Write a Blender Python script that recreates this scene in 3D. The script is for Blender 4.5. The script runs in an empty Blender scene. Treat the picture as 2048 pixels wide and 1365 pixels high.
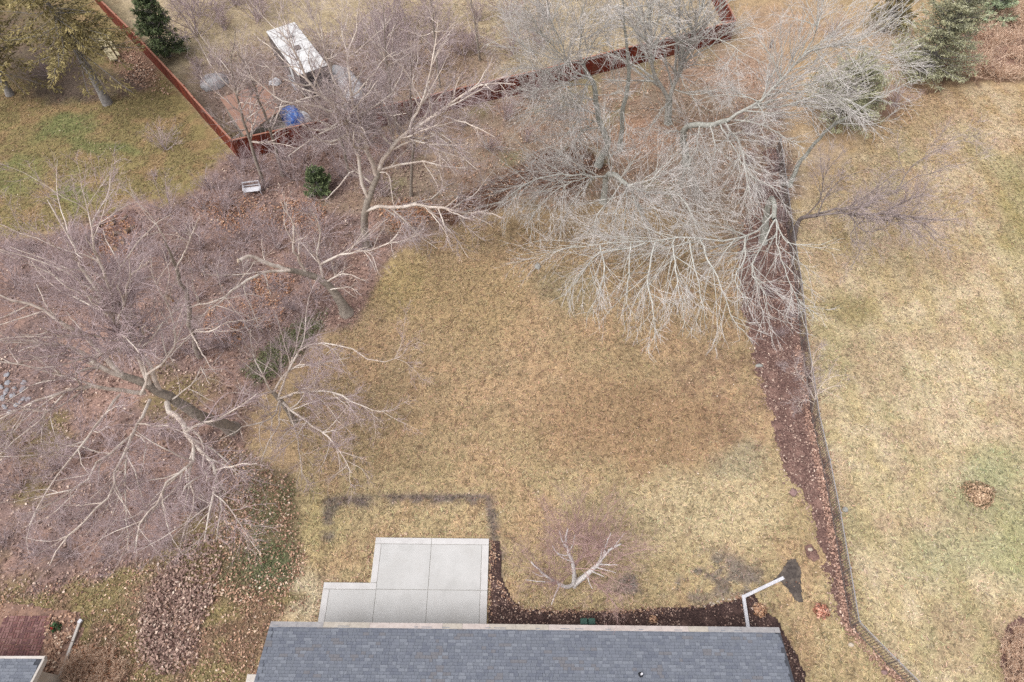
import bpy, bmesh, math, random
import numpy as np
from mathutils import Vector, Matrix

random.seed(7)
rng = np.random.default_rng(11)
sc = bpy.context.scene
col = sc.collection

# ------------------------------------------------------------------ camera
CAM_H, PITCH, FPX = 36.0, 57.0, 1365.0          # metres up, degrees below the horizon, focal length in photo pixels
cam_d = bpy.data.cameras.new("camera")
cam = bpy.data.objects.new("camera", cam_d)
col.objects.link(cam)
cam.location = (0, 0, CAM_H)
cam.rotation_euler = (math.radians(90 - PITCH), 0, 0)
cam_d.sensor_width = 36.0
cam_d.lens = FPX / 2048.0 * 36.0
cam_d.clip_end = 600
sc.camera = cam

# ------------------------------------------------------------------ overcast light
SUN_EL, SUN_AZ = 58.0, 235.0
w = bpy.data.worlds.new("World")
sc.world = w
w.use_nodes = True
nt = w.node_tree
nt.nodes.clear()
sky = nt.nodes.new("ShaderNodeTexSky")
sky.sky_type = 'NISHITA'
sky.sun_disc = False
sky.sun_elevation = math.radians(SUN_EL)
sky.sun_rotation = math.radians(SUN_AZ)
sky.dust_density = 3.0
hs = nt.nodes.new("ShaderNodeHueSaturation")
hs.inputs["Saturation"].default_value = 0.12       # cloud-grey sky
bg = nt.nodes.new("ShaderNodeBackground")
bg.inputs["Strength"].default_value = 0.15
wo = nt.nodes.new("ShaderNodeOutputWorld")
nt.links.new(sky.outputs[0], hs.inputs["Color"])
nt.links.new(hs.outputs[0], bg.inputs[0])
nt.links.new(bg.outputs[0], wo.inputs[0])
sun_d = bpy.data.lights.new("sun", 'SUN')
sun_d.energy = 1.3
sun_d.angle = math.radians(50)
sun_d.color = (1.0, 0.97, 0.93)
sun = bpy.data.objects.new("sun", sun_d)
col.objects.link(sun)
sun.rotation_euler = (math.radians(90 - SUN_EL), 0, math.radians(180 - SUN_AZ))
sun.location = (0, 0, 60)
vs = sc.view_settings
vs.view_transform = 'Standard'
vs.look = 'None'
vs.gamma = 1.0
vs.use_curve_mapping = False
vs.exposure = 0.83
sc.render.engine = 'CYCLES'
sc.cycles.use_denoising = False
sc.cycles.max_bounces = 6

# ------------------------------------------------------------------ pixel <-> place
_t = math.radians(PITCH)
FW = np.array([0, math.cos(_t), -math.sin(_t)])
UP = np.array([0, math.sin(_t), math.cos(_t)])
RT = np.array([1.0, 0, 0])
C0 = np.array([0, 0, CAM_H])

def G(px, py, z=0.0):
    "place at height z that photo pixel (px, py) shows"
    d = RT * (px - 1024) + UP * (682.5 - py) + FW * FPX
    return C0 + d * ((z - CAM_H) / d[2])

def PX(P):
    "photo pixels of places (N,3)"
    q = np.asarray(P, float) - C0
    dd = np.maximum(q @ FW, 0.5)
    return 1024 + FPX * (q @ RT) / dd, 682.5 - FPX * (q @ UP) / dd

GAIN = 1.6
def lin(c):
    c = np.asarray(c, float) / 255.0
    return np.where(c <= 0.04045, c / 12.92, ((c + 0.055) / 1.055) ** 2.4)
def S(r, g, b, k=1.0):
    "base colour of a level surface that the photograph shows as sRGB r, g, b"
    v = lin((r, g, b)) / GAIN * k
    return (float(v[0]), float(v[1]), float(v[2]))

# ------------------------------------------------------------------ numpy noise
class VNoise:
    def __init__(self, seed):
        self.g = np.random.default_rng(seed).random((256, 256))
    def __call__(self, x, y):
        xi, yi = np.floor(x).astype(int), np.floor(y).astype(int)
        fx, fy = x - xi, y - yi
        fx, fy = fx * fx * (3 - 2 * fx), fy * fy * (3 - 2 * fy)
        a, b = xi & 255, yi & 255
        c, d = (xi + 1) & 255, (yi + 1) & 255
        g = self.g
        return (g[a, b] * (1 - fx) + g[c, b] * fx) * (1 - fy) + (g[a, d] * (1 - fx) + g[c, d] * fx) * fy
N1, N2, N3, N4 = VNoise(1), VNoise(2), VNoise(3), VNoise(4)
def fbm(n, x, y, o=4):
    s, a, t = 0, 0.5, 0
    for i in range(o):
        s = s + a * n(x * 2 ** i + 17 * i, y * 2 ** i + 31 * i)
        t += a
        a *= 0.55
    return s / t

def sdf(poly, x, y):
    "signed distance (negative inside) to a polygon"
    P = np.asarray(poly, float)
    d = np.full(x.shape, 1e9)
    ins = np.zeros(x.shape, bool)
    for i in range(len(P)):
        a, b = P[i], P[(i + 1) % len(P)]
        e = b - a
        wx, wy = x - a[0], y - a[1]
        t = np.clip((wx * e[0] + wy * e[1]) / (e @ e + 1e-9), 0, 1)
        d = np.minimum(d, np.hypot(wx - e[0] * t, wy - e[1] * t))
        c = ((a[1] <= y) & (b[1] > y)) | ((b[1] <= y) & (a[1] > y))
        with np.errstate(divide='ignore', invalid='ignore'):
            xx = a[0] + (y - a[1]) / (b[1] - a[1]) * e[0]
        ins ^= c & (x < xx)
    return np.where(ins, -d, d)
def ldist(line, x, y):
    P = np.asarray(line, float)
    d = np.full(x.shape, 1e9)
    for a, b in zip(P[:-1], P[1:]):
        e = b - a
        t = np.clip(((x - a[0]) * e[0] + (y - a[1]) * e[1]) / (e @ e + 1e-9), 0, 1)
        d = np.minimum(d, np.hypot(x - a[0] - e[0] * t, y - a[1] - e[1] * t))
    return d
def sm(e0, e1, v):
    t = np.clip((v - e0) / (e1 - e0), 0, 1)
    return t * t * (3 - 2 * t)

# ------------------------------------------------------------------ object helpers
def tag(o, label=None, cat=None, group=None, kind=None):
    if label: o["label"] = label
    if cat: o["category"] = cat
    if group: o["group"] = group
    if kind: o["kind"] = kind
    return o
def empty(name, loc, label=None, cat=None, group=None):
    o = bpy.data.objects.new(name, None)
    o.empty_display_size = 0.3
    col.objects.link(o)
    o.location = tuple(float(v) for v in loc)
    return tag(o, label, cat, group)
def link(name, me, parent=None, loc=None, rot=None, scale=None):
    o = bpy.data.objects.new(name, me)
    col.objects.link(o)
    if parent is not None: o.parent = parent
    if loc is not None: o.location = tuple(float(v) for v in loc)
    if rot is not None: o.rotation_euler = rot
    if scale is not None: o.scale = scale
    return o
def mesh_np(name, V, F, mat=None, smooth=False, mi=None, vcol=None):
    "V (n,3), F (m,4) or (m,3) arrays -> mesh"
    V = np.ascontiguousarray(V, dtype=np.float32)
    F = np.ascontiguousarray(F, dtype=np.int32)
    me = bpy.data.meshes.new(name)
    k = F.shape[1]
    me.vertices.add(len(V)); me.vertices.foreach_set("co", V.ravel())
    me.loops.add(F.size); me.loops.foreach_set("vertex_index", F.ravel())
    me.polygons.add(len(F))
    me.polygons.foreach_set("loop_start", np.arange(0, F.size, k, dtype=np.int32))
    me.polygons.foreach_set("loop_total", np.full(len(F), k, dtype=np.int32))
    if smooth: me.polygons.foreach_set("use_smooth", np.ones(len(F), bool))
    for m in (mat if isinstance(mat, (list, tuple)) else [mat]):
        if m: me.materials.append(m)
    if mi is not None: me.polygons.foreach_set("material_index", np.ascontiguousarray(mi, dtype=np.int32))
    if vcol is not None:
        at = me.color_attributes.new("tint", 'FLOAT_COLOR', 'POINT')
        c = np.ones((len(V), 4), np.float32); c[:, :3] = vcol
        at.data.foreach_set("color", c.ravel())
    me.update(calc_edges=True)
    return me
class MB:
    "collects boxes, bars and tubes; build() links them as one mesh"
    def __init__(s): s.v, s.f, s.m = [], [], []
    def quad(s, pts, m=0):
        n = len(s.v); s.v += [tuple(p) for p in pts]; s.f.append(tuple(range(n, n + len(pts)))); s.m.append(m)
    def hexa(s, p, m=0):
        n = len(s.v); s.v += [tuple(q) for q in p]
        for f in ((3, 2, 1, 0), (4, 5, 6, 7), (0, 1, 5, 4), (1, 2, 6, 5), (2, 3, 7, 6), (3, 0, 4, 7)):
            s.f.append(tuple(n + i for i in f)); s.m.append(m)
    def box(s, x0, x1, y0, y1, z0, z1, m=0):
        s.hexa([(x0, y0, z0), (x1, y0, z0), (x1, y1, z0), (x0, y1, z0), (x0, y0, z1), (x1, y0, z1), (x1, y1, z1), (x0, y1, z1)], m)
    def bar(s, a, b, w, h, m=0, up=(0, 0, 1)):
        a, b = Vector(a), Vector(b); d = (b - a).normalized(); u = Vector(up)
        r = d.cross(u)
        if r.length < 1e-4: r = d.cross(Vector((0, 1, 0)))
        r.normalize(); u = r.cross(d).normalized()
        p = []
        for q in (a, b):
            p += [q - r * w / 2 - u * h / 2, q + r * w / 2 - u * h / 2, q + r * w / 2 + u * h / 2, q - r * w / 2 + u * h / 2]
        s.hexa(p, m)
    def tube(s, pts, rad, n=8, m=0, cap=True):
        pts = [Vector(p) for p in pts]
        rad = rad if isinstance(rad, (list, tuple)) else [rad] * len(pts)
        base = len(s.v)
        for i, p in enumerate(pts):
            d = (pts[min(i + 1, len(pts) - 1)] - pts[max(i - 1, 0)]).normalized()
            r = d.cross(Vector((0, 0, 1)))
            if r.length < 1e-3: r = Vector((1, 0, 0))
            r.normalize(); u = r.cross(d)
            for k in range(n):
                a = 2 * math.pi * k / n
                s.v.append(tuple(p + (r * math.cos(a) + u * math.sin(a)) * rad[i]))
        for i in range(len(pts) - 1):
            for k in range(n):
                a, b = base + i * n + k, base + i * n + (k + 1) % n
                s.f.append((a, b, b + n, a + n)); s.m.append(m)
        if cap:
            s.f.append(tuple(base + k for k in range(n))[::-1]); s.m.append(m)
            e = base + (len(pts) - 1) * n
            s.f.append(tuple(e + k for k in range(n))); s.m.append(m)
    def mesh(s, name, mat, smooth=False, bevel=0):
        me = bpy.data.meshes.new(name)
        me.from_pydata(s.v, [], s.f)
        for mm in (mat if isinstance(mat, (list, tuple)) else [mat]): me.materials.append(mm)
        me.polygons.foreach_set("material_index", s.m)
        if smooth: me.polygons.foreach_set("use_smooth", [True] * len(s.f))
        bm = bmesh.new(); bm.from_mesh(me)
        if bevel: bmesh.ops.bevel(bm, geom=bm.edges[:], offset=bevel, segments=1, affect='EDGES', profile=0.5)
        bmesh.ops.recalc_face_normals(bm, faces=bm.faces[:])
        bm.to_mesh(me); bm.free()
        return me
    def build(s, name, mat, parent=None, loc=None, smooth=False, bevel=0, rot=None):
        return link(name, s.mesh(name, mat, smooth, bevel), parent, loc, rot)

# ------------------------------------------------------------------ materials
def material(name, rough=0.85, spec=0.2):
    m = bpy.data.materials.new(name); m.use_nodes = True
    b = m.node_tree.nodes["Principled BSDF"]
    b.inputs["Roughness"].default_value = rough
    b.inputs["Specular IOR Level"].default_value = spec
    return m, m.node_tree, b
def noise(nt, scale, detail=4, rough=0.6, obj=True, vec=None):
    n = nt.nodes.new("ShaderNodeTexNoise")
    n.inputs["Scale"].default_value = scale; n.inputs["Detail"].default_value = detail; n.inputs["Roughness"].default_value = rough
    if vec is not None: nt.links.new(vec, n.inputs["Vector"])
    else:
        g = nt.nodes.new("ShaderNodeNewGeometry")
        nt.links.new(g.outputs["Position"], n.inputs["Vector"])
    return n
def ramp(nt, src, stops):
    r = nt.nodes.new("ShaderNodeValToRGB")
    e = r.color_ramp.elements
    while len(e) < len(stops): e.new(0.5)
    for i, (p, c) in enumerate(stops):
        e[i].position = p; e[i].color = (*c, 1) if len(c) == 3 else c
    nt.links.new(src, r.inputs["Fac"])
    return r
def mix(nt, a, b, fac, mode='MIX'):
    m = nt.nodes.new("ShaderNodeMix"); m.data_type = 'RGBA'; m.blend_type = mode
    for s, v in ((m.inputs[0], fac), (m.inputs[6], a), (m.inputs[7], b)):
        if hasattr(v, "is_linked") or hasattr(v, "links"): nt.links.new(v, s)
        else: s.default_value = v if not isinstance(v, tuple) else ((*v, 1) if len(v) == 3 else v)
    return m.outputs[2]
def bump(nt, bsdf, src, strength, dist):
    b = nt.nodes.new("ShaderNodeBump"); b.inputs["Strength"].default_value = strength; b.inputs["Distance"].default_value = dist
    nt.links.new(src, b.inputs["Height"]); nt.links.new(b.outputs[0], bsdf.inputs["Normal"])
def mottled(name, c1, c2, scale, rough=0.85, c3=None, scale2=None, bs=0.3, bd=0.02, spec=0.2, metal=0):
    m, nt, b = material(name, rough, spec)
    b.inputs["Metallic"].default_value = metal
    n = noise(nt, scale)
    r = ramp(nt, n.outputs["Fac"], [(0.3, c1), (0.7, c2)])
    out = r.outputs[0]
    if c3:
        n2 = noise(nt, scale2 or scale / 5)
        r2 = ramp(nt, n2.outputs["Fac"], [(0.5, (0, 0, 0)), (0.68, (1, 1, 1))])
        out = mix(nt, out, c3, r2.outputs[0])
    nt.links.new(out, b.inputs["Base Color"])
    if bs: bump(nt, b, n.outputs["Fac"], bs, bd)
    return m
def island(name, stops, rough=0.85, spec=0.15, noise_scale=None):
    "every loose piece its own colour"
    m, nt, b = material(name, rough, spec)
    g = nt.nodes.new("ShaderNodeNewGeometry")
    r = ramp(nt, g.outputs["Random Per Island"], stops)
    out = r.outputs[0]
    if noise_scale:
        n = noise(nt, noise_scale, 2)
        rr = ramp(nt, n.outputs["Fac"], [(0.3, (0.65, 0.65, 0.65)), (0.7, (1.2, 1.2, 1.2))])
        out = mix(nt, out, rr.outputs[0], 1.0, 'MULTIPLY')
    nt.links.new(out, b.inputs["Base Color"])
    return m
def tinted(name, rough=0.9, fine=((28, 0.55, 1.35), (7, 0.75, 1.2)), bd=0.03):
    "colour from the mesh's own tint, broken up by grain"
    m, nt, b = material(name, rough, 0.1)
    a = nt.nodes.new("ShaderNodeVertexColor"); a.layer_name = "tint"
    out = a.outputs["Color"]; last = None
    for s, lo, hi in fine:
        n = noise(nt, s, 5, 0.7)
        r = ramp(nt, n.outputs["Fac"], [(0.32, (lo, lo, lo)), (0.68, (hi, hi, hi * 0.97))])
        out = mix(nt, out, r.outputs[0], 1.0, 'MULTIPLY'); last = last or n
    nt.links.new(out, b.inputs["Base Color"])
    if bd: bump(nt, b, last.outputs["Fac"], 0.6, bd)
    return m

M = {}
M['ground'] = tinted('dormant_turf', fine=((13, 0.58, 1.36), (3, 0.72, 1.26), (0.9, 0.86, 1.12)), bd=0.06)
M['blade'] = tinted('straw_blade', fine=((60, 0.8, 1.2),), bd=0)
def P_(r, g, b): return S(r, g, b, 1.28)
M['mulch'] = mottled('bark_mulch', P_(62, 44, 43), P_(138, 108, 99), 12, c3=P_(142, 112, 102), scale2=1.3, bs=0.8, bd=0.06)
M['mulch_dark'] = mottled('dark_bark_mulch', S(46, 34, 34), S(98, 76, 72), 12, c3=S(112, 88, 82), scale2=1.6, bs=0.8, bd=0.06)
M['soil'] = mottled('wet_soil', S(66, 58, 56), S(106, 96, 90), 7, rough=0.6, bs=0.6, bd=0.04, c3=S(126, 114, 104), scale2=2.2)
M['litter'] = mottled('leaf_mould', P_(98, 76, 68), P_(150, 120, 106), 6, c3=P_(168, 134, 116), scale2=0.8, bs=0.7, bd=0.05)
M['leaf'] = island('dead_leaf', [(0, P_(104, 76, 64)), (0.25, P_(146, 112, 94)), (0.5, P_(176, 138, 116)), (0.75, P_(200, 164, 140)), (0.93, P_(216, 188, 164)), (1, P_(232, 214, 196))])
M['leaf_dull'] = island('dull_dead_leaf', [(0, P_(84, 60, 54)), (0.35, P_(130, 106, 98)), (0.7, P_(164, 136, 125)), (0.93, P_(194, 166, 150)), (1, P_(226, 206, 190))])
M['leaf_orange'] = island('orange_dead_leaf', [(0, P_(112, 76, 58)), (0.5, P_(170, 124, 98)), (0.9, P_(200, 156, 126)), (1, P_(226, 194, 166))])
M['leaf_fence'] = island('rosy_dead_leaf', [(0, P_(118, 90, 80)), (0.5, P_(174, 138, 122)), (0.9, P_(202, 166, 148)), (1, P_(226, 198, 180))])
M['green'] = island('ground_cover_green', [(0, S(82, 84, 56)), (0.5, S(114, 118, 82)), (1, S(148, 150, 112))])
# bark: k in GAIN terms because limbs are round
def bark(name, dark, light, s=6, pale=None):
    m, nt, b = material(name, 0.9, 0.1)
    lift = lambda c: tuple(min(v * 1.3, 0.72) for v in c)
    dark, light = lift(dark), lift(light)
    n = noise(nt, s, 5, 0.65)
    r = ramp(nt, n.outputs["Fac"], [(0.34, dark), (0.66, light)])
    out = r.outputs[0]
    if pale:
        n2 = noise(nt, 0.9, 2)
        r2 = ramp(nt, n2.outputs["Fac"], [(0.5, (0, 0, 0)), (0.57, (1, 1, 1))])
        out = mix(nt, out, pale, r2.outputs[0])
    nt.links.new(out, b.inputs["Base Color"])
    bump(nt, b, n.outputs["Fac"], 0.5, 0.03)
    return m
M['bark_grey'] = bark('grey_green_bark', S(140, 140, 132), S(186, 185, 177))
M['limb_grey'] = bark('pale_grey_limb', S(164, 162, 155), S(206, 203, 196))
M['twig_grey'] = bark('pale_grey_twig', S(184, 177, 173), S(226, 219, 215), 3)
M['bark_tan'] = bark('brown_grey_bark', S(124, 114, 106), S(172, 160, 148))
M['limb_tan'] = bark('tan_limb', S(176, 161, 150), S(220, 204, 192), 5, pale=S(250, 236, 224))
M['twig_mauve'] = bark('mauve_twig', S(158, 142, 142), S(204, 188, 186), 3)
M['twig_fine'] = bark('fine_mauve_twig', S(164, 144, 146), S(206, 186, 186), 3)
M['bark_dark'] = bark('dark_bark', S(104, 94, 92), S(150, 138, 134))
M['birch'] = bark('white_birch_bark', S(196, 188, 186), S(240, 234, 232), 9)
M['twig_birch'] = bark('reddish_birch_twig', S(170, 138, 134), S(200, 170, 162), 3)
M['spruce_bark'] = bark('grey_spruce_bark', S(112, 108, 106), S(160, 154, 150), 5)

# ------------------------------------------------------------------ the ground: zones of turf, leaf mould and bare earth
RED_TOP = [(150, -60), (200, 0), (263, 62), (367, 173), (387, 197), (463, 281), (676, 234), (787, 208), (973, 164), (1077, 141), (1223, 103), (1346, 74), (1472, 42), (1432, -40)]
RED_Z = 1.85
RED = [G(x, y, RED_Z) * np.array([1, 1, 0]) for x, y in RED_TOP]
def redpx():
    P = np.array(RED); x, y = PX(P); return list(zip(x, y))
RED_BASE_PX = redpx()
FEN_PX = [(1552, 300), (1574, 470), (1592, 590), (1601, 690), (1612, 760), (1624, 847), (1644, 937), (1664, 1041), (1682, 1149), (1699, 1253), (1773, 1329), (1850, 1405)]
WOOD = [(-400, 490), (0, 478), (230, 428), (390, 388), (470, 312), (640, 280), (760, 262), (850, 300), (860, 430), (900, 440), (800, 492), (735, 585), (700, 640), (640, 655), (600, 715), (560, 760), (500, 830), (500, 900), (560, 960), (470, 1060), (300, 1130), (120, 1180), (-400, 1230)]
def zone_rgb(X, Y):
    "low-frequency base colour of the ground at places X, Y"
    P = np.stack([X, Y, np.zeros_like(X)], 1)
    px, py = PX(P)
    wx = (fbm(N1, X * 0.4, Y * 0.4, 6) - 0.5) * 80; wy = (fbm(N2, X * 0.4 + 9, Y * 0.4, 6) - 0.5) * 80
    x, y = px + wx, py + wy
    far = (Y > 75) | (Y < -5) | (np.abs(X) > 75)
    n1 = fbm(N3, X * 0.18, Y * 0.18); n2 = fbm(N4, X * 0.7, Y * 0.7); n3 = fbm(N2, X * 2.3, Y * 2.3, 3)
    C = np.empty((len(X), 3)); C[:] = S(181, 153, 110)
    def lay(c, wgt):
        nonlocal C
        wgt = np.clip(wgt, 0, 1)[:, None]
        C = C * (1 - wgt) + np.array(S(*c)) * wgt
    def blob(c, cx, cy, rx, ry, k=1.0):
        d = np.hypot((x - cx) / rx, (y - cy) / ry)
        lay(c, k * sm(1.15, 0.45, d))
    # broad lawn: paler and yellower towards the house, browner below the trees
    lay((192, 170, 120), 0.8 * sm(820, 1020, y))
    lay((168, 144, 100), 0.5 * sm(0.5, 0.68, n1))
    lay((184, 150, 108), 0.55 * sm(0.52, 0.66, n2))
    lay((154, 124, 94), 0.75 * sm(1.2, 0.35, np.hypot((x - 1440) / 150, (y - 800) / 140)) * sm(0.3, 0.62, n3))
    blob((162, 130, 92), 1260, 850, 240, 110, 0.7)
    blob((174, 148, 100), 930, 600, 150, 120, 0.6)
    blob((150, 138, 100), 1140, 570, 80, 60, 0.6)
    blob((164, 138, 98), 1250, 450, 330, 120, 0.7)
    blob((184, 160, 104), 800, 560, 60, 90, 0.7)
    blob((192, 172, 116), 650, 1050, 60, 90, 0.8)
    blob((204, 186, 146), 610, 1190, 70, 70, 0.8)
    blob((208, 188, 140), 1400, 1020, 190, 110, 0.6)
    for c_, cx, cy, rx, ry_ in (((132, 120, 108), 1330, 1172, 150, 48), ((136, 122, 104), 1450, 1152, 100, 56)):
        lay(c_, 0.95 * sm(1.15, 0.4, np.hypot((x - cx) / rx, (y - cy) / ry_)) * sm(0.4, 0.56, fbm(N2, X * 1.3 + 5, Y * 1.3)))
    blob((160, 150, 116), 1480, 930, 60, 50, 0.6)
    # right-hand yard
    ry = sdf([(1560, 150), (1700, 240), (1800, 165), (2500, 170), (2500, 1600), (1860, 1405), (1700, 1240), (1650, 940), (1610, 690), (1590, 480)], px, py)
    inr = sm(8, -8, ry)
    lay((195, 174, 124), inr)
    lay((184, 154, 106), inr * 0.85 * sm(720, 300, py))
    lay((206, 186, 148), inr * 0.45 * sm(0.46, 0.64, n2))
    lay((208, 188, 148), inr * 0.3 * sm(0.35, 0.65, 0.5 + 0.3 * np.sin(X * 3.4 + Y * 0.25) + 0.5 * (n3 - 0.5)))
    lay((172, 158, 110), inr * 0.6 * sm(0.52, 0.7, n1))
    lay((190, 158, 124), inr * 0.4 * sm(0.5, 0.64, fbm(N1, X * 0.6 + 90, Y * 0.6)))
    lay((174, 140, 102), inr * 0.8 * sm(330, 190, py) * sm(2000, 1800, px))
    for b in (((158, 156, 110), 1950, 985, 85, 65, 0.6), ((156, 162, 106), 2050, 1080, 100, 110, 0.55), ((160, 164, 112), 2010, 930, 90, 60, 0.5), ((164, 160, 112), 1890, 1100, 120, 80, 0.6), ((148, 142, 80), 2030, 430, 60, 120, 0.5), ((150, 134, 84), 1690, 620, 60, 60, 0.7)):
        blob(*b[:1], *b[1:])
    # neighbours behind: tan lawn beyond the red fence
    rp = RED_BASE_PX
    inside = sdf([(rp[0][0], -900), rp[0], *rp[1:-1], rp[-1], (1480, -900)], px, py)
    iw = sm(6, -6, inside)
    lay((184, 164, 126), iw)
    lay((160, 142, 104), iw * 0.7 * sm(0.45, 0.65, n2))
    lay((130, 108, 94), iw * 0.9 * sm(1.1, 0.6, np.hypot((x - 600) / 260, (y - 190) / 110)))
    lay((150, 120, 100), iw * 0.6 * sm(1.1, 0.5, np.hypot((x - 880) / 150, (y - 140) / 90)))
    # shaded yard at the upper left
    ul = sdf([(-600, -600), (100, -600), rp[0], *rp[1:6], (470, 330), (380, 400), (240, 440), (0, 478), (-600, 490)], px, py)
    uw = sm(10, -10, ul)
    lay((142, 126, 78), uw)
    lay((154, 126, 84), uw * 0.8 * sm(0.5, 0.62, n2))
    for b in (((120, 124, 72), 140, 262, 75, 30, 0.85), ((118, 122, 70), 210, 300, 70, 26, 0.8), ((128, 130, 74), 150, 385, 50, 40, 0.8), ((122, 128, 72), 30, 350, 60, 60, 0.6), ((104, 88, 76), 140, 160, 110, 45, 0.9), ((96, 82, 70), 60, 90, 140, 90, 0.8), ((138, 106, 86), 270, 130, 55, 60, 0.95), ((92, 76, 68), 250, 160, 40, 22, 0.8)):
        blob(*b[:1], *b[1:])
    # wooded strip: leaf mould
    ww = sm(14, -14, sdf(WOOD, x, y))
    lay((146, 119, 105), ww)
    lay((116, 96, 86), ww * 0.8 * sm(0.5, 0.7, n2))
    lay((166, 132, 112), ww * 0.85 * sm(0.5, 0.6, fbm(N1, X * 0.5 + 40, Y * 0.5)))
    lay((134, 118, 74), ww * 0.85 * sm(0.5, 0.66, fbm(N3, X * 0.3 + 70, Y * 0.3)) * sm(620, 780, py))
    # leaf-strewn floor below the grey trees
    fl = sm(20, -20, sdf([(640, 400), (760, 330), (860, 260), (1000, 175), (1180, 140), (1400, 95), (1500, 90), (1560, 160), (1600, 330), (1570, 440), (1480, 480), (1380, 420), (1180, 400), (1000, 410), (930, 450), (830, 455)], x, y))
    lay((160, 138, 112), fl)
    lay((142, 114, 92), fl * 0.6 * sm(0.46, 0.62, n2))
    lay((140, 130, 90), fl * 0.7 * sm(0.54, 0.68, fbm(N3, X * 0.35 + 20, Y * 0.35)))
    dk = sm(12, -12, sdf([(880, 440), (960, 350), (1060, 305), (1190, 300), (1230, 330), (1180, 372), (1060, 385), (950, 440), (900, 470)], x, y))
    lay((98, 66, 48), dk * 0.95)
    blob((190, 148, 114), 1275, 262, 70, 60, 0.85)
    blob((168, 136, 110), 1560, 60, 110, 70, 0.6)
    blob((174, 142, 114), 1490, 150, 120, 60, 0.8)
    blob((160, 126, 106), 1970, 100, 150, 70, 0.95)
    blob((108, 78, 62), 1950, 168, 140, 14, 0.8)
    blob((112, 84, 70), 1740, 215, 60, 40, 0.8)
    # lower left: leaf-strewn yard, ground cover strip
    lw = sm(12, -12, sdf([(-500, 1190), (120, 1180), (300, 1120), (470, 1040), (600, 1190), (560, 1230), (540, 1500), (-500, 1500)], x, y))
    lay((150, 132, 86), lw)
    lay((136, 106, 84), lw * 0.75 * sm(0.48, 0.62, n2))
    blob((150, 122, 104), 345, 1230, 85, 110, 0.95)
    blob((152, 118, 92), 190, 1330, 90, 60, 0.8)
    gc = sm(10, -10, sdf([(450, 870), (480, 900), (580, 955), (590, 1060), (612, 1140), (560, 1190), (480, 1200), (430, 1150), (440, 1040), (445, 960)], x, y))
    lay((128, 112, 80), gc * 0.9)
    blob((106, 116, 78), 540, 1130, 60, 60, 0.8)
    g2 = sm(8, -8, sdf([(480, 740), (540, 690), (600, 640), (660, 615), (640, 660), (590, 715), (520, 770)], x, y))
    lay((98, 100, 66), g2 * 0.9)
    # dug-over turf edge round the patio, worn strip by the left bed
    jx, jy = px + (n3 - 0.5) * 14, py + (n3 - 0.5) * 14
    tl = ldist([(655, 1075), (656, 1004), (760, 998), (976, 998), (984, 1030), (990, 1075), (992, 1150)], jx, jy)
    lay((120, 106, 94), 0.9 * sm(17, 4, tl + (n3 - 0.5) * 16) * sm(0.15, 0.4, n2))
    tl2 = ldist([(650, 1080), (648, 1200)], jx, jy)
    lay((150, 130, 92), 0.6 * sm(8, 3, tl2))
    lay((110, 90, 72), 0.8 * sm(9, 3, ldist([(735, 600), (640, 660), (600, 715)], jx, jy)) * sm(0.4, 0.6, n2))
    # bare and worn spots
    lay((128, 102, 72), 0.4 * sm(0.6, 0.74, n3) * (1 - inr))
    C *= (0.9 + 0.22 * n2)[:, None]
    C = C * np.array([1.17, 1.17, 1.40])
    g = C.mean(1, keepdims=True)
    return np.clip(g + (C - g) * 0.9, 0, 0.7)

def ground_sheet():
    xs = np.concatenate([np.linspace(-320, -62, 24)[:-1], np.arange(-62, 62.01, 0.25), np.linspace(62, 320, 24)[1:]])
    ys = np.concatenate([np.linspace(-200, -1, 12)[:-1], np.arange(-1, 64.01, 0.25), np.linspace(64, 400, 24)[1:]])
    XX, YY = np.meshgrid(xs, ys)
    x, y = XX.ravel(), YY.ravel()
    z = (fbm(N1, x * 1.6, y * 1.6, 3) - 0.5) * 0.03 - 0.02
    nx, ny = len(xs), len(ys)
    i = np.arange(nx * ny).reshape(ny, nx)
    F = np.stack([i[:-1, :-1], i[:-1, 1:], i[1:, 1:], i[1:, :-1]], -1).reshape(-1, 4)
    me = mesh_np("ground", np.stack([x, y, z], 1), F, M['ground'], smooth=True, vcol=zone_rgb(x, y))
    return tag(link("ground", me), kind="structure")
ground_sheet()
tag(bpy.data.objects["ground"], "dormant tan lawn and leaf-strewn earth of the back yards", "ground")

BED_POLYS = []
def bed(name, poly_px, mat, label, cat, h=0.05, rag=0.35, step=0.09, seed=0):
    "a ragged-edged sheet of mulch or soil on the ground"
    P = np.array([G(x, y)[:2] for x, y in poly_px])
    BED_POLYS.append(P)
    x0, y0 = P.min(0) - 0.6; x1, y1 = P.max(0) + 0.6
    xs, ys = np.arange(x0, x1, step), np.arange(y0, y1, step)
    XX, YY = np.meshgrid(xs, ys); x, y = XX.ravel(), YY.ravel()
    d = sdf(P, x, y) + (fbm(N2, x * 1.7 + seed, y * 1.7, 4) - 0.5) * rag * 2
    z = 0.006 + h * sm(0, -0.45, d) * (0.45 + 0.55 * fbm(N1, x * 3, y * 3, 3))
    keep = d < 0
    nx, ny = len(xs), len(ys)
    i = np.arange(nx * ny).reshape(ny, nx)
    k = keep.reshape(ny, nx)
    ok = k[:-1, :-1] & k[:-1, 1:] & k[1:, 1:] & k[1:, :-1]
    F = np.stack([i[:-1, :-1], i[:-1, 1:], i[1:, 1:], i[1:, :-1]], -1)[ok]
    used = np.unique(F); re = np.zeros(nx * ny, int); re[used] = np.arange(len(used))
    me = mesh_np(name, np.stack([x, y, z], 1)[used], re[F], mat, smooth=True)
    return tag(link(name, me), label, cat, kind="structure")

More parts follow.
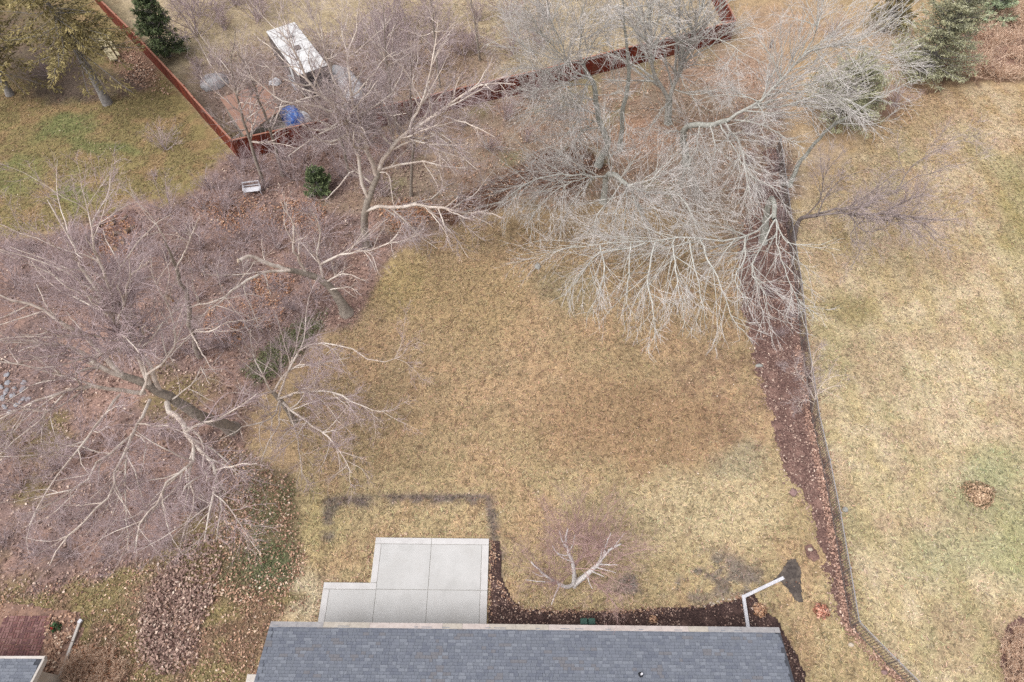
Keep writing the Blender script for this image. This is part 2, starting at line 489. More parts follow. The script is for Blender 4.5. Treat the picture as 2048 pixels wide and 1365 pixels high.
FENCE_BED = [(1478, 470), (1475, 560), (1490, 660), (1505, 720), (1530, 790), (1545, 860), (1562, 910), (1568, 960), (1600, 980), (1625, 1040), (1650, 1130), (1672, 1230), (1700, 1262), (1708, 1240), (1690, 1149), (1672, 1041), (1652, 937), (1634, 847), (1620, 760), (1608, 690), (1600, 590), (1585, 480), (1562, 300), (1530, 300), (1510, 400)]
bed("mulch_bed", FENCE_BED, M['mulch'], "long red-brown mulch bed running along the black metal fence", "mulch bed", rag=0.55)
bed("mulch_bed", [(978, 1085), (1002, 1078), (1005, 1150), (1022, 1200), (1050, 1218), (1180, 1222), (1300, 1218), (1400, 1210), (1450, 1200), (1490, 1188), (1512, 1185), (1520, 1215), (1555, 1235), (1585, 1290), (1610, 1345), (1615, 1420), (1560, 1420), (1540, 1290), (976, 1285)], M['mulch_dark'], "dark mulch bed under the eaves of the grey-roofed house", "mulch bed", rag=0.16, seed=4)
bed("soil_patch", [(1545, 1160), (1560, 1145), (1575, 1120), (1592, 1118), (1603, 1140), (1604, 1185), (1608, 1205), (1592, 1204), (1575, 1180), (1562, 1165)], M['soil'], "wet black soil patch at the end of the white drain pipe", "soil", h=0.03, rag=0.05, step=0.06, seed=8)
bed("soil_patch", [(1606, 1092), (1622, 1086), (1634, 1100), (1640, 1118), (1628, 1126), (1616, 1118)], M['mulch'], "small round dug patch of earth with a pale stone in it", "soil", h=0.04, rag=0.06, step=0.06, seed=12)
bed("soil_patch", [(-40, 1220), (20, 1205), (100, 1215), (160, 1222), (168, 1260), (150, 1330), (130, 1400), (-40, 1400)], M['litter'], "leaf-covered planting bed round the red brick patio", "planting bed", h=0.03, rag=0.2, seed=21)
bed("soil_patch", [(2010, 1250), (2035, 1235), (2080, 1230), (2080, 1400), (2010, 1390), (1995, 1320)], M['mulch'], "mulch ring under the brown shrub on the far lawn edge", "planting bed", h=0.04, rag=0.2, seed=25)
bed("soil_patch", [(170, 470), (200, 432), (270, 420), (285, 450), (270, 490), (215, 540), (195, 520), (160, 500)], M['mulch'], "dark brush heap floor among cut logs in the wood", "soil", h=0.12, rag=0.35, seed=33)

# ------------------------------------------------------------------ scattered leaves and straw (uncountable)
def in_poly_points(poly_px, n, r, soft=0.0):
    P = np.array([G(x, y)[:2] for x, y in poly_px])
    lo, hi = P.min(0), P.max(0)
    out = []
    tot = 0
    while tot < n:
        q = lo + (hi - lo) * r.random((n * 2, 2))
        d = sdf(P, q[:, 0], q[:, 1])
        if soft: k = r.random(len(q)) < sm(soft, -soft, d)
        else: k = d < 0
        out.append(q[k]); tot += k.sum()
    return np.concatenate(out)[:n]
def line_points(line_px, n, spread, r):
    P = np.array([G(x, y)[:2] for x, y in line_px])
    L = np.hypot(*np.diff(P, axis=0).T); c = np.concatenate([[0], np.cumsum(L)])
    t = r.random(n) * c[-1]; k = np.clip(np.searchsorted(c, t) - 1, 0, len(L) - 1)
    f = (t - c[k]) / L[k]
    d = P[k + 1] - P[k]; nrm = np.stack([-d[:, 1], d[:, 0]], 1) / L[k][:, None]
    return P[k] + d * f[:, None] + nrm * (r.normal(0, spread, n))[:, None]
def leaf_mesh(name, pts, mat, r, size=(0.05, 0.12), z=(0.02, 0.08)):
    "curled leaves folded along the midrib"
    n = len(pts)
    a = r.random(n) * 2 * np.pi; s = size[0] * 0.8 + (size[1] * 1.1 - size[0] * 0.8) * r.random(n) ** 2
    zz = z[0] + (z[1] - z[0]) * r.random(n)
    ux, uy = np.cos(a), np.sin(a)
    tilt = r.normal(0, 0.35, (n, 2)); fold = r.uniform(-0.1, 0.55, n)
    V = np.empty((n, 4, 3))
    for j, (u, v) in enumerate(((-1, 0), (0.1, 0.6), (1, 0), (-0.1, -0.6))):
        x = u * s * 0.62; y = v * s * 0.62
        V[:, j, 0] = pts[:, 0] + ux * x - uy * y
        V[:, j, 1] = pts[:, 1] + uy * x + ux * y
        V[:, j, 2] = zz + tilt[:, 0] * x + tilt[:, 1] * y + np.abs(y) * fold
    V[:, :, 2] = np.maximum(V[:, :, 2], 0.008)
    return mesh_np(name, V.reshape(-1, 3), np.arange(n * 4).reshape(n, 4), mat)
BRICK_PX = [(-60, 1236), (90, 1236), (92, 1325), (-60, 1330)]
def litter(label, pts, mat, seed, size=(0.05, 0.12), z=(0.02, 0.08), name="leaf_litter"):
    u_, v_ = PX(np.concatenate([pts, np.zeros((len(pts), 1))], 1))
    keep = (sdf(BRICK_PX, u_, v_) > 0) | (np.random.default_rng(seed + 900).random(len(pts)) < 0.12)
    pts = pts[keep]
    dr = fbm(N4, pts[:, 0] * 0.9 + seed, pts[:, 1] * 0.9, 4)
    pts = pts[np.random.default_rng(seed + 500).random(len(pts)) < 0.35 + 0.9 * sm(0.4, 0.6, dr)]
    me = leaf_mesh(name, pts, mat, np.random.default_rng(seed), size, z)
    return tag(link(name, me), label, "leaves", kind="stuff")
R = np.random.default_rng(5)
litter("brown leaves over the red-brown mulch by the black fence", np.concatenate([in_poly_points(FENCE_BED, 14000, R, 0.45)]), M['leaf_dull'], 1, (0.05, 0.13))
litter("line of orange-tan leaves drifted against the black fence", line_points([(x - 6, y + 2) for x, y in FEN_PX[3:]], 4200, 0.13, R), M['leaf_fence'], 2, (0.06, 0.13), (0.02, 0.16))
litter("tan leaves caught along the far side of the black fence", line_points([(x + 14, y) for x, y in FEN_PX[2:]], 1500, 0.22, R), M['leaf'], 22, (0.05, 0.1))
litter("brown leaves spread through the wooded strip", in_poly_points([(max(x, -40), y) for x, y in WOOD], 46000, R, 0.8), M['leaf_dull'], 3, (0.06, 0.15))
litter("orange-brown leaf drifts lying in gaps between the leafless shrubs", np.concatenate([in_poly_points(q, 1700, R, 0.7) for q in ([(500, 540), (590, 560), (560, 640), (500, 660)], [(380, 400), (520, 390), (560, 450), (450, 470)], [(760, 420), (840, 400), (880, 430), (800, 470)], [(420, 620), (500, 610), (480, 690), (400, 680)], [(560, 400), (660, 400), (640, 460), (560, 470)], [(200, 440), (260, 430), (270, 500), (190, 540)])]), M['leaf_orange'], 33, (0.07, 0.15), (0.04, 0.16))
litter("leaves under the tall grey trees", in_poly_points([(830, 455), (900, 300), (1000, 190), (1180, 150), (1400, 110), (1520, 120), (1600, 330), (1570, 440), (1480, 480), (1380, 420), (1180, 400), (1000, 410)], 16000, R, 1.0), M['leaf'], 4, (0.06, 0.15))
litter("pale leaves strewn over green ground cover beside the lawn", in_poly_points([(440, 880), (480, 900), (580, 955), (592, 1060), (612, 1140), (560, 1200), (480, 1210), (400, 1160), (440, 1040), (440, 960)], 4200, R, 0.4), M['leaf'], 6, (0.07, 0.15))
litter("thick heap of pale brown leaves left of the house", in_poly_points([(400, 1060), (440, 1120), (430, 1200), (390, 1250), (385, 1330), (330, 1350), (285, 1310), (280, 1240), (300, 1180), (360, 1110)], 5200, R, 0.5), M['leaf_dull'], 7, (0.08, 0.17), (0.02, 0.2))
litter("leaves scattered over the yard beside the brick patio", in_poly_points([(-20, 1190), (300, 1120), (620, 1200), (560, 1240), (530, 1400), (-20, 1400)], 5200, R, 0.6), M['leaf'], 8, (0.06, 0.13))
litter("leaves in the bed round the red brick patio", in_poly_points([(90, 1235), (150, 1225), (155, 1250), (125, 1300), (100, 1365), (78, 1318), (92, 1290)], 900, R, 0.1), M['leaf'], 9, (0.08, 0.17), (0.03, 0.14))
litter("orange leaves beside the white drain board", in_poly_points([(150, 1290), (230, 1300), (240, 1390), (110, 1390)], 1500, R, 0.2), M['leaf_orange'], 10, (0.07, 0.15))
litter("dark chips and leaves in the bed under the eaves", in_poly_points([(985, 1130), (1010, 1190), (1050, 1216), (1180, 1222), (1300, 1218), (1450, 1200), (1500, 1186), (1520, 1215), (1580, 1290), (1610, 1360), (1580, 1370), (1540, 1272), (985, 1262)], 3600, R, 0.15), M['leaf_dull'], 11, (0.04, 0.1))
litter("pale leaves caught along the lawn edge of the eaves bed", line_points([(985, 1080), (992, 1150), (1015, 1205), (1060, 1220), (1180, 1226), (1300, 1219), (1400, 1213), (1450, 1202), (1490, 1190)], 900, 0.09, R), M['leaf'], 12, (0.05, 0.11))
litter("leaves along the patio edge", np.concatenate([line_points([(748, 1070), (978, 1072)], 260, 0.08, R), line_points([(742, 1085), (735, 1160), (645, 1160), (632, 1250)], 420, 0.09, R), line_points([(982, 1080), (980, 1250)], 260, 0.1, R)]), M['leaf'], 13, (0.05, 0.1))
litter("leaves beside the red fence in the shaded yard", in_poly_points([(215, 80), (260, 90), (350, 190), (330, 190), (260, 165), (225, 130)], 2200, R, 0.4), M['leaf'], 14, (0.07, 0.15))
litter("leaves on the ground inside the red fence", in_poly_points([(380, 120), (560, 60), (900, 60), (960, 170), (780, 215), (470, 280)], 9000, R, 1.0), M['leaf_dull'], 15, (0.07, 0.16))
litter("few dry leaves lying over the lawns", np.concatenate([in_poly_points([(620, 1200), (600, 760), (760, 520), (1480, 480), (1560, 900), (1660, 1230), (1000, 1215)], 5200, R, 0.5), in_poly_points([(1620, 480), (2080, 180), (2080, 1400), (1860, 1400), (1700, 1230)], 1700, R, 0.5), in_poly_points([(0, 190), (330, 200), (420, 320), (220, 420), (0, 470)], 1500, R, 0.5)]), M['leaf'], 16, (0.04, 0.09))
litter("low green ground cover plants under the strewn leaves", np.concatenate([in_poly_points([(500, 960), (582, 965), (600, 1130), (560, 1185), (480, 1195), (440, 1160), (500, 1090)], 3000, R, 0.6), in_poly_points([(480, 740), (540, 690), (600, 640), (660, 615), (640, 660), (590, 715), (520, 770)], 6000, R, 0.4)]), M['green'], 17, (0.05, 0.11), (0.03, 0.12), name="ground_cover")
for o in [o for o in col.objects if o.name.startswith("ground_cover")]: o["category"] = "ground cover"

def straw():
    "bent blades and thatch of the dormant turf, coloured like the turf they grow from"
    r = np.random.default_rng(77)
    pts = np.concatenate([in_poly_points([(600, 1240), (590, 760), (735, 585), (900, 440), (1480, 470), (1545, 860), (1640, 1100), (1690, 1250), (1840, 1400), (1600, 1400), (1000, 1230)], 46000, r, 0.4),
                          in_poly_points([(1590, 440), (1830, 180), (2090, 180), (2090, 1410), (1860, 1405), (1700, 1240), (1640, 850)], 36000, r, 0.4),
                          in_poly_points([(-20, 190), (330, 180), (430, 330), (230, 430), (-20, 478)], 10000, r, 0.5),
                          in_poly_points([(720, -20), (1420, -20), (1380, 60), (1000, 160), (760, 200)], 10000, r, 0.8),
                          in_poly_points([(-20, 1190), (300, 1120), (450, 1050), (620, 1200), (560, 1240), (530, 1400), (-20, 1400)], 9000, r, 0.4)])
    for q in BED_POLYS:
        pts = pts[sdf(q, pts[:, 0], pts[:, 1]) > 0.03]
    n = len(pts)
    a = r.random(n) * 2 * np.pi
    L = r.uniform(0.1, 0.27, n); W = r.uniform(0.02, 0.055, n); H = r.uniform(0.012, 0.06, n)
    bend = r.normal(0, 0.9, n)
    c = zone_rgb(pts[:, 0], pts[:, 1])
    k = np.where(r.random(n) < 0.4, r.uniform(0.4, 0.72, n), r.uniform(0.95, 1.42, n))
    c = np.clip(c * k[:, None] * (1 + r.normal(0, 0.05, (n, 3))), 0, 0.8)
    V = np.empty((n, 6, 3))
    for j, t in enumerate((0, 0.5, 1)):
        ang = a + bend * t
        cx = pts[:, 0] + np.cos(ang) * L * (t - 0.5); cy = pts[:, 1] + np.sin(ang) * L * (t - 0.5)
        z = 0.012 + H * (t * (1.6 - t))
        hw = W * (1.0, 1.0, 0.4)[j] / 2
        V[:, 2 * j] = np.stack([cx - np.sin(ang) * hw, cy + np.cos(ang) * hw, z], 1)
        V[:, 2 * j + 1] = np.stack([cx + np.sin(ang) * hw, cy - np.cos(ang) * hw, z + 0.004], 1)
    b = np.arange(n)[:, None] * 6
    F = np.concatenate([b + np.array([0, 1, 3, 2]), b + np.array([2, 3, 5, 4])], 0)
    me = mesh_np("grass", V.reshape(-1, 3), F, M['blade'], vcol=np.repeat(c, 6, 0))
    tag(link("grass", me), "short straw-coloured dormant grass of the lawns", "grass", kind="stuff")
straw()

# ------------------------------------------------------------------ the grey-roofed house
M['concrete'] = mottled('broom_finished_concrete', S(206, 204, 202), S(223, 221, 220), 1.1, 0.8, c3=S(200, 197, 194), scale2=0.55, bs=0.1, bd=0.01)
M['concrete_edge'] = mottled('smooth_concrete_border', S(216, 212, 211), S(232, 229, 228), 2.0, 0.75, bs=0.1, bd=0.01)
M['joint'] = mottled('patio_joint', S(158, 154, 148), S(182, 178, 172), 4)
M['siding'] = mottled('beige_siding', S(186, 172, 158), S(204, 192, 180), 3)
M['gutter_a'] = mottled('pinkish_gutter_guard', S(198, 184, 178), S(222, 208, 202), 5, 0.5, spec=0.4)
M['gutter_b'] = mottled('grey_gutter_guard', S(160, 156, 158), S(188, 184, 184), 6, 0.55, spec=0.4)
M['gutter_c'] = mottled('beige_gutter_guard', S(186, 176, 164), S(210, 200, 188), 6, 0.5, spec=0.4)
M['white_metal'] = mottled('white_painted_metal', S(222, 220, 226), S(240, 238, 244), 4, 0.45, spec=0.4, bs=0.05)
M['trim'] = mottled('cream_trim', S(206, 196, 188), S(226, 218, 212), 4, 0.6)
M['rubber'] = mottled('black_rubber', (0.012, 0.012, 0.015), (0.03, 0.03, 0.034), 12, 0.6)
M['underlay'] = mottled('dark_roof_felt', S(70, 72, 80), S(92, 94, 102), 8)
SH = []
for i, (a, b) in enumerate((((111, 115, 126), (135, 139, 150)), ((116, 120, 131), (140, 144, 155)), ((105, 109, 121), (129, 133, 145)), ((124, 128, 138), (148, 152, 162)), ((116, 115, 121), (139, 138, 143)), ((113, 117, 127), (137, 141, 151)))):
    SH.append(mottled('asphalt_shingle_%d' % i, S(*a), S(*b), 26, 0.95, bs=0.35, bd=0.008, spec=0.05))

EL = G(540, 1250, 2.75); ER = G(1560, 1262, 2.75)
HYAW = math.atan2(ER[1] - EL[1], ER[0] - EL[0])
HL = float(np.hypot(*(ER - EL)[:2]))
SLOPE = math.atan(3.2 / 12)
def house_frame(x, y, z):        # x along the eave from its left end, y towards the back yard (north), z up
    c, s = math.cos(HYAW), math.sin(HYAW)
    return np.array([EL[0] + c * x - s * y, EL[1] + s * x + c * y, z])
house = empty("house", house_frame(HL / 2, -5, 0), "long house with blue-grey shingle roof beside the concrete patio", "house")
house.rotation_euler = (0, 0, HYAW)
def hl(x, y, z): return (x - HL / 2, y + 5, z)       # to the house's own axes
DEPTH = 10.4
b = MB()
x0, x1 = 0.45, HL - 0.35
z1 = 2.78
b.box(hl(x0, 0, 0)[0], hl(x1, 0, 0)[0], hl(0, -DEPTH + 0.5, 0)[1], hl(0, -0.5, 0)[1], 0, z1)
wall = b.build("wall", M['siding'], house)
ridge = DEPTH / 2
rz = 2.75 + ridge * math.tan(SLOPE)
b = MB()
for sgn in (0, 1):
    ys, ye = (0.06, -ridge) if sgn == 0 else (-DEPTH - 0.06, -ridge)
    p = [hl(0, ys, 2.72), hl(HL, ys, 2.72), hl(HL, ye, rz - 0.03), hl(0, ye, rz - 0.03)]
    b.hexa([(q[0], q[1], q[2] - 0.12) for q in p] + p)
roof = b.build("roof", M['underlay'], house)
for xx in (x0 + 0.05, x1 - 0.15):
    b = MB(); b.quad([hl(xx, -0.6, z1), hl(xx, -ridge, rz - 0.2), hl(xx, -DEPTH + 0.6, z1)]); b.build("gable", M['siding'], house)
# shingles: the rows in view piece by piece, the rest joined
SW = [0.14, 0.2, 0.27, 0.36]
def shingle_mesh(wd, mat, th):
    q = MB(); e = 0.158
    q.hexa([(0, 0, 0), (wd - 0.008, 0, 0), (wd - 0.008, -e, 0), (0, -e, 0), (0, 0, th), (wd - 0.008, 0, th), (wd - 0.008, -e, 0.004), (0, -e, 0.004)])
    return q.mesh("shingle", mat)
SM = {(i, j): shingle_mesh(SW[i], SH[j], 0.026 if j != 3 else 0.034) for i in range(4) for j in range(6)}
rr = random.Random(3)
EXPO = 0.143
tabs = []
nrow = int(ridge / math.cos(SLOPE) / EXPO)
for r_ in range(nrow):
    x = rr.uniform(-0.1, 0)
    d = r_ * EXPO + 0.02
    patch = rr.random()
    while x < HL - 0.1:
        i = rr.choice((0, 1, 1, 2, 2, 3)); wd = SW[i]
        if x + wd > HL: break
        nz = float(fbm(N3, np.array([x * 0.9]), np.array([d * 3.0]))[0])
        if nz > 0.63 and rr.random() < 0.4: j = 4
        else: j = rr.choices((0, 1, 2, 3, 5), (3, 3, 2, 2, 3))[0]
        y, z = -d * math.cos(SLOPE), 2.735 + d * math.sin(SLOPE)
        tabs.append((max(x, 0), y, z, i, j)); x += wd
cand = []
for k, (x, y, z, i, j) in enumerate(tabs):
    p = house_frame(x + 0.1, y, z); u, v = PX(p[None])
    if -20 < u[0] < 2060 and v[0] < 1372: cand.append((abs(u[0] - 1024) * 0.12 - v[0], k))
cand.sort()
single = set(k for _, k in cand[:296])
rest = MB()
for k, (x, y, z, i, j) in enumerate(tabs):
    if k in single:
        link("shingle", SM[i, j], roof, hl(x, y, z), (SLOPE * -1, 0, 0))
    else:
        m = Matrix.Translation(hl(x, y, z)) @ Matrix.Rotation(-SLOPE, 4, 'X')
        me = SM[i, j]; n = len(rest.v)
        rest.v += [tuple(m @ v.co) for v in me.vertices]
        for p in me.polygons: rest.f.append(tuple(n + q for q in p.vertices)); rest.m.append(j)
me = bpy.data.meshes.new("shingles"); me.from_pydata(rest.v, [], rest.f)
for mm in SH: me.materials.append(mm)
me.polygons.foreach_set("material_index", rest.m)
tag(link("shingle_field", me, roof), kind="stuff")
south = MB()
for (x, y, z, i, j) in tabs:
    m = Matrix.Translation(hl(x, y, z)) @ Matrix.Rotation(-SLOPE, 4, 'X'); me_ = SM[i, j]; n = len(south.v)
    south.v += [tuple(m @ v.co) for v in me_.vertices]
    for p in me_.polygons: south.f.append(tuple(n + q for q in p.vertices)); south.m.append(j)
me = bpy.data.meshes.new("shingles"); me.from_pydata(south.v, [], south.f)
for mm in SH: me.materials.append(mm)
me.polygons.foreach_set("material_index", south.m)
tag(link("shingle_field", me, roof, (0, 2 * (5 - DEPTH / 2), 0), (0, 0, math.pi)), kind="stuff")
# gutter with guard panels
b = MB()
gx0, gx1 = hl(0, 0, 0)[0], hl(HL, 0, 0)[0]
gy = hl(0, 0.0, 0)[1]
b.box(gx0 + 0.02, gx1 - 0.02, gy + 0.005, gy + 0.14, 2.6, 2.70)
gut = b.build("gutter", M['gutter_c'], house)
x = 0.0; k = 0
while x < HL - 0.05:
    wd = min(rr.choice((1.22, 1.22, 0.9, 1.5)), HL - x)
    q = MB(); q.hexa([hl(x + .003, 0.155, 2.705), hl(x + wd - .004, 0.155, 2.705), hl(x + wd - .004, -0.09, 2.775), hl(x + .003, -0.09, 2.775), hl(x + .003, 0.155, 2.718), hl(x + wd - .004, 0.155, 2.718), hl(x + wd - .004, -0.09, 2.79), hl(x + .003, -0.09, 2.79)])
    t = x / HL
    mat = M['gutter_b'] if (t < 0.07 or t > 0.86) else (M['gutter_c'] if t < 0.17 or rr.random() < 0.35 else M['gutter_a'])
    q.build("gutter_guard", mat, gut)
    x += wd; k += 1
# vent pipe, its dark collar and pale cap
vp = G(1284, 1348, 3.6)
c, s_ = math.cos(-HYAW), math.sin(-HYAW)
def to_house(P):
    d = np.array(P) - np.array(house.location)
    return (c * d[0] - s_ * d[1], s_ * d[0] + c * d[1], d[2])
vl = to_house(vp)
vz = 2.75 + (5 - vl[1]) * math.tan(SLOPE)
b = MB(); b.tube([(vl[0], vl[1], vz - 0.05), (vl[0], vl[1], vz + 0.05), (vl[0], vl[1], vz + 0.14)], [0.13, 0.1, 0.06], 14)
vent = b.build("vent_pipe", M['rubber'], house)
b = MB(); b.tube([(vl[0], vl[1], vz + 0.1), (vl[0], vl[1], vz + 0.34)], 0.045, 12); b.build("pipe_end", M['white_metal'], vent)
# chimney-like masonry stub at the left gable
tl = to_house(G(505, 1395, 0.9))
b = MB(); b.box(tl[0] - 0.42, tl[0] + 0.75, tl[1] - 1.1, tl[1] + 0.95, 0, 1.0); b.build("landing_slab", M['trim'], house, bevel=0.02)

# white downspout extension: two runs and an elbow
P1, P2, P3 = G(1497, 1262, 0.35), G(1487, 1194, 0.12), G(1567, 1156, 0.07)
ds = empty("drain_pipe", P1 * [1, 1, 0], "bent white downspout pipe running from the house to the wet soil", "drain pipe")
o0 = np.array(ds.location)
for n_, (a, b_) in (("pipe_run", (P1, P2)), ("pipe_run", (P2, P3))):
    q = MB(); q.bar(a - o0, b_ - o0, 0.16, 0.11)
    for w_ in (-0.045, 0.0, 0.045):
        d = (b_ - a) / np.linalg.norm(b_ - a); r_ = np.array([d[1], -d[0], 0]); r_ /= np.linalg.norm(r_)
        q.bar(a - o0 + r_ * w_ + [0, 0, .056], b_ - o0 + r_ * w_ + [0, 0, .056], 0.02, 0.012)
    q.build(n_, M['white_metal'], ds, bevel=0.006)
q = MB(); q.tube([P2 - o0 + [0, 0, -0.06], P2 - o0 + [0, 0, 0.065]], 0.1, 10); q.build("elbow", M['white_metal'], ds)
# green meter boxes under the eaves
q0 = G(1176, 1243, 0.4)
ut = empty("utility_box", q0 * [1, 1, 0], "pair of small green utility boxes in the bed under the eaves", "utility box")
M['boxgreen'] = mottled('green_painted_metal', S(62, 96, 86), S(96, 130, 118), 6, 0.6)
for dx in (-0.19, 0.19):
    b = MB(); b.box(dx - 0.17, dx + 0.17, -0.15, 0.15, 0, 0.42); ob = b.build("box_body", M['boxgreen'], ut, bevel=0.03)
    b = MB(); b.box(dx - 0.15, dx + 0.15, -0.13, 0.13, 0.425, 0.45); b.build("lid", M['boxgreen'], ob, bevel=0.01)

# ------------------------------------------------------------------ concrete patio, slab by slab
pp = {k: to_house(G(*v, 0.1)) for k, v in dict(nw=(750, 1075), ne=(977, 1077), inn=(742, 1165), w=(645, 1165), wl=(637, 1250), se=(975, 1250)).items()}
xe = (pp['ne'][0] + pp['se'][0]) / 2; xw = (pp['nw'][0] + pp['inn'][0]) / 2; xww = (pp['w'][0] + pp['wl'][0]) / 2
yn = (pp['nw'][1] + pp['ne'][1]) / 2; ym = (pp['w'][1] + pp['inn'][1]) / 2; ys_ = 4.45
patio = empty("patio", house_frame(HL / 2, -5, 0), "pale L-shaped concrete patio of scored slabs against the house", "patio")
patio.rotation_euler = (0, 0, HYAW); patio["kind"] = "structure"
pr_ = np.array([0, 0, 0.0])
g_ = 0.012; bw = 0.34
xm = to_house(G(862, 1100, 0.1))[0]; yj = to_house(G(862, 1180, 0.1))[1]
def slab(xa, xb, ya, yb, mat=None, h=0.1):
    b = MB(); b.box(xa + g_, xb - g_, ya + g_, yb - g_, -0.05, h); b.build("slab", mat or M['concrete'], patio, bevel=0.006)
b = MB()
b.box(xw + .02, xe - .02, ys_, yn - .02, -0.06, 0.085); b.box(xww + .02, xw + .021, ys_, ym - .02, -0.06, 0.085)
b.build("joint_filler", M['joint'], patio)
E_ = M['concrete_edge']
slab(xw, xm, yn - bw, yn, E_); slab(xm, xe, yn - bw, yn, E_)
slab(xw, xw + bw, ym, yn - bw, E_); slab(xww, xw + bw, ym - bw, ym, E_); slab(xww, xww + bw, ys_, ym - bw, E_)
slab(xe - bw * 1.1, xe, yj, yn - bw, E_); slab(xe - bw * 1.1, xe, ys_, yj, E_)
slab(xw + bw, xm, yj, yn - bw); slab(xm, xe - bw * 1.1, yj, yn - bw)
slab(xww + bw, xw + bw, ys_, ym - bw); slab(xw + bw, xm, ys_, yj); slab(xm, xe - bw * 1.1, ys_, yj)

# ------------------------------------------------------------------ black metal picket fence
M['iron'] = mottled('weathered_black_metal', S(100, 91, 89), S(138, 128, 124), 8, 0.5, spec=0.4)
M['iron_top'] = mottled('grey_rail_glint', S(150, 146, 148), S(180, 174, 176), 8, 0.45, spec=0.5)  # glint on top rail and caps, painted as a paler grey
FW_ = np.array([G(x, y)[:2] for x, y in FEN_PX])
fen = empty("metal_fence", (FW_[5][0], FW_[5][1], 0), "black metal picket fence between the mulch bed and the open lawn", "fence")
fo = np.array([FW_[5][0], FW_[5][1], 0])
FH = 1.15
L = np.hypot(*np.diff(FW_, axis=0).T); cs = np.concatenate([[0], np.cumsum(L)])
def fpt(t):
    k = min(max(int(np.searchsorted(cs, t) - 1), 0), len(L) - 1)
    return FW_[k] + (FW_[k + 1] - FW_[k]) * (t - cs[k]) / L[k]
q = MB(); q.box(-0.03, 0.03, -0.03, 0.03, 0, FH + 0.06); post_me = q.mesh("fence_post", M['iron'])
q = MB(); q.box(-0.04, 0.04, -0.04, 0.04, FH + 0.06, FH + 0.1); cap_me = q.mesh("post_cap", M['iron_top'])
q = MB(); q.box(-0.011, 0.011, -0.011, 0.011, 0.05, FH - 0.02); pick_me = q.mesh("picket", M['iron'])
# posts: at the joints seen in the photograph, else every 2.3 m
posts = []
for k in range(len(L)):
    n = max(1, int(round(L[k] / 2.4)))
    posts += [cs[k] + L[k] * i / n for i in range(n)]
posts.append(cs[-1])
npk = 0
for i, t in enumerate(posts):
    p = fpt(t)
    po = link("fence_post", post_me, fen, (p[0] - fo[0], p[1] - fo[1], 0))
    link("post_cap", cap_me, po)
    if i + 1 < len(posts):
        p2 = fpt(posts[i + 1])
        a = np.array([*p, 0]) - fo; b_ = np.array([*p2, 0]) - fo
        for z, w_, h_, mat in ((0.16, 0.028, 0.03, M['iron']), (FH - 0.22, 0.028, 0.03, M['iron']), (FH, 0.045, 0.04, M['iron_top'])):
            q = MB(); q.bar(a + [0, 0, z], b_ + [0, 0, z], w_, h_); q.build("rail", mat, fen)
        ln = np.hypot(*(p2 - p)); n = int(ln / 0.135)
        for j in range(1, n):
            if npk >= 298: break
            pt = a + (b_ - a) * j / n; npk += 1
            link("picket", pick_me, fen, pt, (0, 0, math.atan2(b_[1] - a[1], b_[0] - a[0])))

# ------------------------------------------------------------------ red-brown board fence
M['red'] = island('red_stained_board', [(0, S(112, 42, 26)), (0.5, S(138, 56, 34)), (1, S(158, 70, 44))])
def red_mat(i, a, b2):
    return mottled('red_stained_board_%d' % i, S(*a), S(*b2), 5, 0.7, bs=0.2, bd=0.01)
RM = [red_mat(0, (98, 40, 30), (130, 56, 40)), red_mat(1, (114, 48, 34), (148, 70, 50)), red_mat(2, (84, 36, 30), (112, 50, 38)), red_mat(3, (104, 52, 40), (138, 78, 62))]
M['redcap'] = mottled('weathered_red_cap', S(160, 104, 86), S(190, 138, 118), 6)
rf = empty("board_fence", (RED[5][0], RED[5][1], 0), "tall red-brown stained board fence round the cluttered yard", "fence")
ro = np.array([RED[5][0], RED[5][1], 0])
RP = np.array([p[:2] for p in RED]); Lr = np.hypot(*np.diff(RP, axis=0).T)
tot = Lr.sum(); bwid = max(0.19, tot / 296)
BM = []
for m in RM:
    q = MB(); q.box(-bwid / 2 + 0.004, bwid / 2 - 0.004, -0.011, 0.011, 0.03, RED_Z - 0.03); BM.append(q.mesh("board", m))
q = MB(); q.box(-0.05, 0.05, -0.05, 0.05, 0, RED_Z + 0.06); rpost = q.mesh("fence_post", RM[0])
rr = random.Random(9)
for k in range(len(Lr)):
    a, b_ = RP[k] - ro[:2], RP[k + 1] - ro[:2]
    ang = math.atan2(b_[1] - a[1], b_[0] - a[0]); nrm = np.array([-math.sin(ang), math.cos(ang)])
    n = int(Lr[k] / bwid)
    for j in range(n):
        p = a + (b_ - a) * (j + 0.5) / n
        link("board", rr.choice(BM), rf, (p[0], p[1], rr.uniform(-0.015, 0.01)), (0, 0, ang + rr.uniform(-0.02, 0.02)), (Lr[k] / n / bwid, 1, 1))
    for z in (0.35, 1.0, 1.6):
        q = MB(); q.bar((*(a + nrm * 0.045), z), (*(b_ + nrm * 0.045), z), 0.05, 0.09); q.build("rail", RM[0], rf)
    q = MB(); q.bar((*a, RED_Z), (*b_, RED_Z), 0.13, 0.045); q.build("cap_rail", M['redcap'], rf)
    n = max(1, int(Lr[k] / 2.4))
    for j in range(n):
        p = a + (b_ - a) * j / n + nrm * 0.06
        link("fence_post", rpost, rf, (p[0], p[1], 0), (0, 0, ang))

